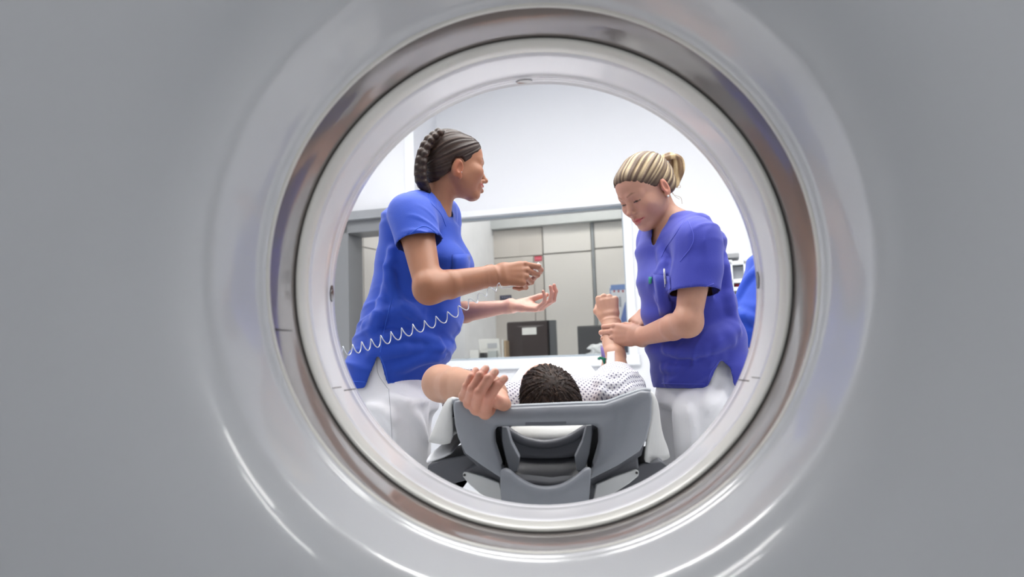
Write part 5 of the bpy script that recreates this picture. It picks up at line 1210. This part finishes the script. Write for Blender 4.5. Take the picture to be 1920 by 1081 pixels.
    # dressing and cannula on the forearm
    arm = arm_prims(shR, elR, wrR, (1, 0, .1), .86, True)
    M_TAPE = mat('dressing_clear', srgb(232, 222, 224), 0.35, var=0.03)
    dr_ = patch('dressing', arm, ((1139, 660), (1153, 658), (1153, 692), (1136, 695)), 6, 8, .0012, M_TAPE, None, thick=.0008); tag(dr_, 'translucent white dressing taped on the patient\'s raised forearm', 'dressing')
    pd = patch('gauze_pad', arm, ((1138, 676), (1147, 674), (1147, 684), (1138, 686)), 4, 4, .0028, mat('gauze_white', srgb(244, 244, 246), .8), dr_, thick=.001)
    ca = march(arm, [1136, 1137, 1139], [664, 672, 678], 1.2, 3.5); ca = ca + A3((-.008, -.006, 0))
    cn = empty('iv_cannula', ca[2], 'purple and green infusion cannula sticking up from the dressing', 'cannula')
    tube('port', [ca[1] + (0, 0, .004), ca[1] + (-.003, 0, .022), ca[1] + (-.005, 0, .036)], .0052, mat('cannula_purple', srgb(150, 130, 200), .35), cn, radii=[.0056, .005, .004])
    tube('port_cap', [ca[1] + (-.005, 0, .036), ca[1] + (-.006, 0, .044)], .0034, mat('cannula_pale', srgb(220, 214, 236), .3), cn)
    G_ = mat('cannula_green', srgb(20, 120, 96), .35)
    for a, b2 in (((-.014, 0, .004), (.006, -.002, -.002)), ((-.004, -.002, .006), (.004, 0, -.022)), ((-.014, 0, .004), (-.016, -.001, -.002))): tube('wing', [ca[1] + a, ca[1] + b2], .0042, G_, cn)
    return jL
build_patient()

# head cushion, mattress pad draped over the cradle sides, white cover over the legs
bm = bmesh.new(); bmesh.ops.create_icosphere(bm, subdivisions=4, radius=1)
for v in bm.verts:
    c = v.co.copy(); fl = .9 if c.z > 0 else 1.0
    v.co = Vector((-.020 + .112 * c.x, 1.905 + .17 * math.copysign(abs(c.y) ** .8, c.y), .770 + c.z * .052 * fl - (.030 * max(0, 1 - (c.x ** 2 + (c.y + .0) ** 2) * 1.6) if c.z > 0 else 0)))
tag(bm_obj('head_cushion', bm, M_PILLOW), 'off white head cushion under the patient\'s head, seen through the cradle opening', 'cushion')
def drape(name, rows, material, label, cat, thick=.004, sub=1):
    o = loft(name, rows, material, None, thick=thick, sub=sub, offset=0); return tag(o, label, cat)
lf = lambda pts, Y: [P(x, y, Y) for x, y in pts]
def shift(row, dx, dy_, dz): return [p + A3((dx, dy_, dz)) for p in row]
r0 = lf(((880, 757), (862, 750), (849, 745), (846, 765), (849, 800), (850, 838)), 1.665)
r1 = lf(((878, 752), (856, 745), (842, 741), (832, 768), (821, 800), (812, 830)), 1.70)
r2 = lf(((876, 752), (852, 745), (838, 745), (823, 770), (808, 802), (797, 827)), 1.735)
r3 = shift(r2, -.012, .25, -.03); r4 = shift(r2, -.012, .65, -.05); r5 = shift(r2, -.01, 1.5, -.055)
pad = drape('table_pad', [r0, r1, r2, r3, r4, r5], M_SHEETG, 'grey white pad edge folded over the left cradle side', 'pad')
r0 = lf(((1172, 748), (1190, 738), (1206, 731), (1218, 734), (1223, 750), (1220, 785), (1212, 830), (1208, 866)), 1.668)
r1 = lf(((1174, 745), (1192, 736), (1210, 729), (1226, 734), (1232, 755), (1229, 785), (1220, 830), (1214, 867)), 1.70)
r2 = lf(((1176, 742), (1196, 734), (1216, 731), (1230, 742), (1236, 768), (1234, 800), (1240, 842), (1230, 866)), 1.80)
r3 = lf(((1178, 738), (1198, 734), (1216, 733), (1230, 744), (1238, 770), (1242, 805), (1262, 838), (1268, 858)), 1.95)
r4 = shift(r3, .0, .4, -.03); r5 = shift(r3, 0, 1.2, -.035)
drape('table_pad', [r0, r1, r2, r3, r4, r5], M_SHEETG, 'grey white pad draped over the right cradle side down to a wide fold', 'pad')
r0 = lf(((853, 837), (838, 834), (824, 838), (808, 848)), 1.82); r1 = lf(((851, 845), (838, 847), (821, 854), (802, 860)), 1.745); r2 = lf(((846, 850), (830, 858), (812, 864), (797, 869)), 1.735)
drape('under_sheet', [shift(r0, 0, .6, 0), r0, r1, r2], M_SHEET, 'white sheet corner hanging below the left pad', 'sheet', thick=.003)
rows = []
for y, zt, wt, wb, zb in ((2.44, .872, .150, .186, .80), (2.46, .888, .150, .188, .80), (2.60, .908, .146, .192, .80), (2.80, .938, .132, .192, .80), (2.95, .956, .127, .19, .80), (3.10, .958, .127, .19, .80), (3.25, .95, .13, .19, .80), (3.5, .93, .13, .19, .795), (3.66, .90, .13, .19, .79), (3.70, .80, .12, .19, .785)):
    cx = -.012; rows.append([A3((cx + x, y, z)) for x, z in ((-wb, zb), (-wb + .01, zb + (zt - zb) * .35), (-wt - .012, zt - .03), (-wt + .015, zt - .004), (-.04, zt + .002), (.04, zt + .002), (wt - .015, zt - .004), (wt + .012, zt - .03), (wb - .01, zb + (zt - zb) * .35), (wb, zb))])
drape('leg_cover', rows, M_SHEET, 'white sheet over the patient\'s raised legs at the far end of the table', 'sheet', thick=.006)

# clear coiled tube held by the nurse on the left
cp = catmull([P(585, 672, 1.665), P(610, 668, 1.70), P(634, 660, 1.74), P(668, 653, 1.78), P(710, 640, 1.83), P(760, 622, 1.88), P(810, 605, 1.92), P(850, 588, 1.95), P(884, 566, 1.98), P(912, 548, 2.02), P(938, 536, 2.06)], 60)
S_ = np.cumsum([0] + [np.linalg.norm(cp[i + 1] - cp[i]) for i in range(len(cp) - 1)]); tot = S_[-1]; pts = []; ph = 0
for i, p in enumerate(cp):
    t = unit(cp[min(i + 1, len(cp) - 1)] - cp[max(i - 1, 0)]); a_ = unit(np.cross(t, (0, 0, 1))); b_ = np.cross(a_, t); f_ = S_[i] / tot
    rad = .0090 + .0040 * math.sin(PI * min(1, f_ * 1.1)); tilt = .55 - .35 * f_
    if i: ph += (S_[i] - S_[i - 1]) / (.024 + .018 * f_) * 2 * PI
    pts.append(p + rad * (math.cos(ph) * b_ * 1.0 + math.sin(ph) * (a_ * .8 - t * (1.0 - .55 * f_) * .9)))
M_TUBE = mat('clear_tube', srgb(226, 232, 240), 0.08, var=0.02, coat=0.5); nb_ = M_TUBE.node_tree.nodes['Principled BSDF']; nb_.inputs['Transmission Weight'].default_value = 0.45; nb_.inputs['IOR'].default_value = 1.4
ctb = empty('coiled_tube', pts[len(pts) // 2], 'clear coiled infusion tube stretched from the scanner rim to the braided woman\'s hand', 'tube')
tube('coil', pts, .0014, M_TUBE, ctb, seg=7)
j0 = LN['tips'][0][0]; j1 = LN['tips'][4][0]; mid = (j0 + j1) / 2
lead = catmull([pts[-1], P(944, 540, 2.10), LN['j']['middle'][0] + A3((-.02, .03, -.03)), mid + A3((-.012, .004, .0))], 8)
tube('lead', lead, .0014, M_TUBE, ctb, seg=7)
ax_ = unit(A3((.55, -.1, .75)))
tube('connector', [mid - ax_ * .012, mid + ax_ * .004, mid + ax_ * .012, mid + ax_ * .02], .005, mat('connector_white', srgb(240, 242, 244), .3), ctb, seg=12, radii=[.0048, .0055, .0072, .0060])
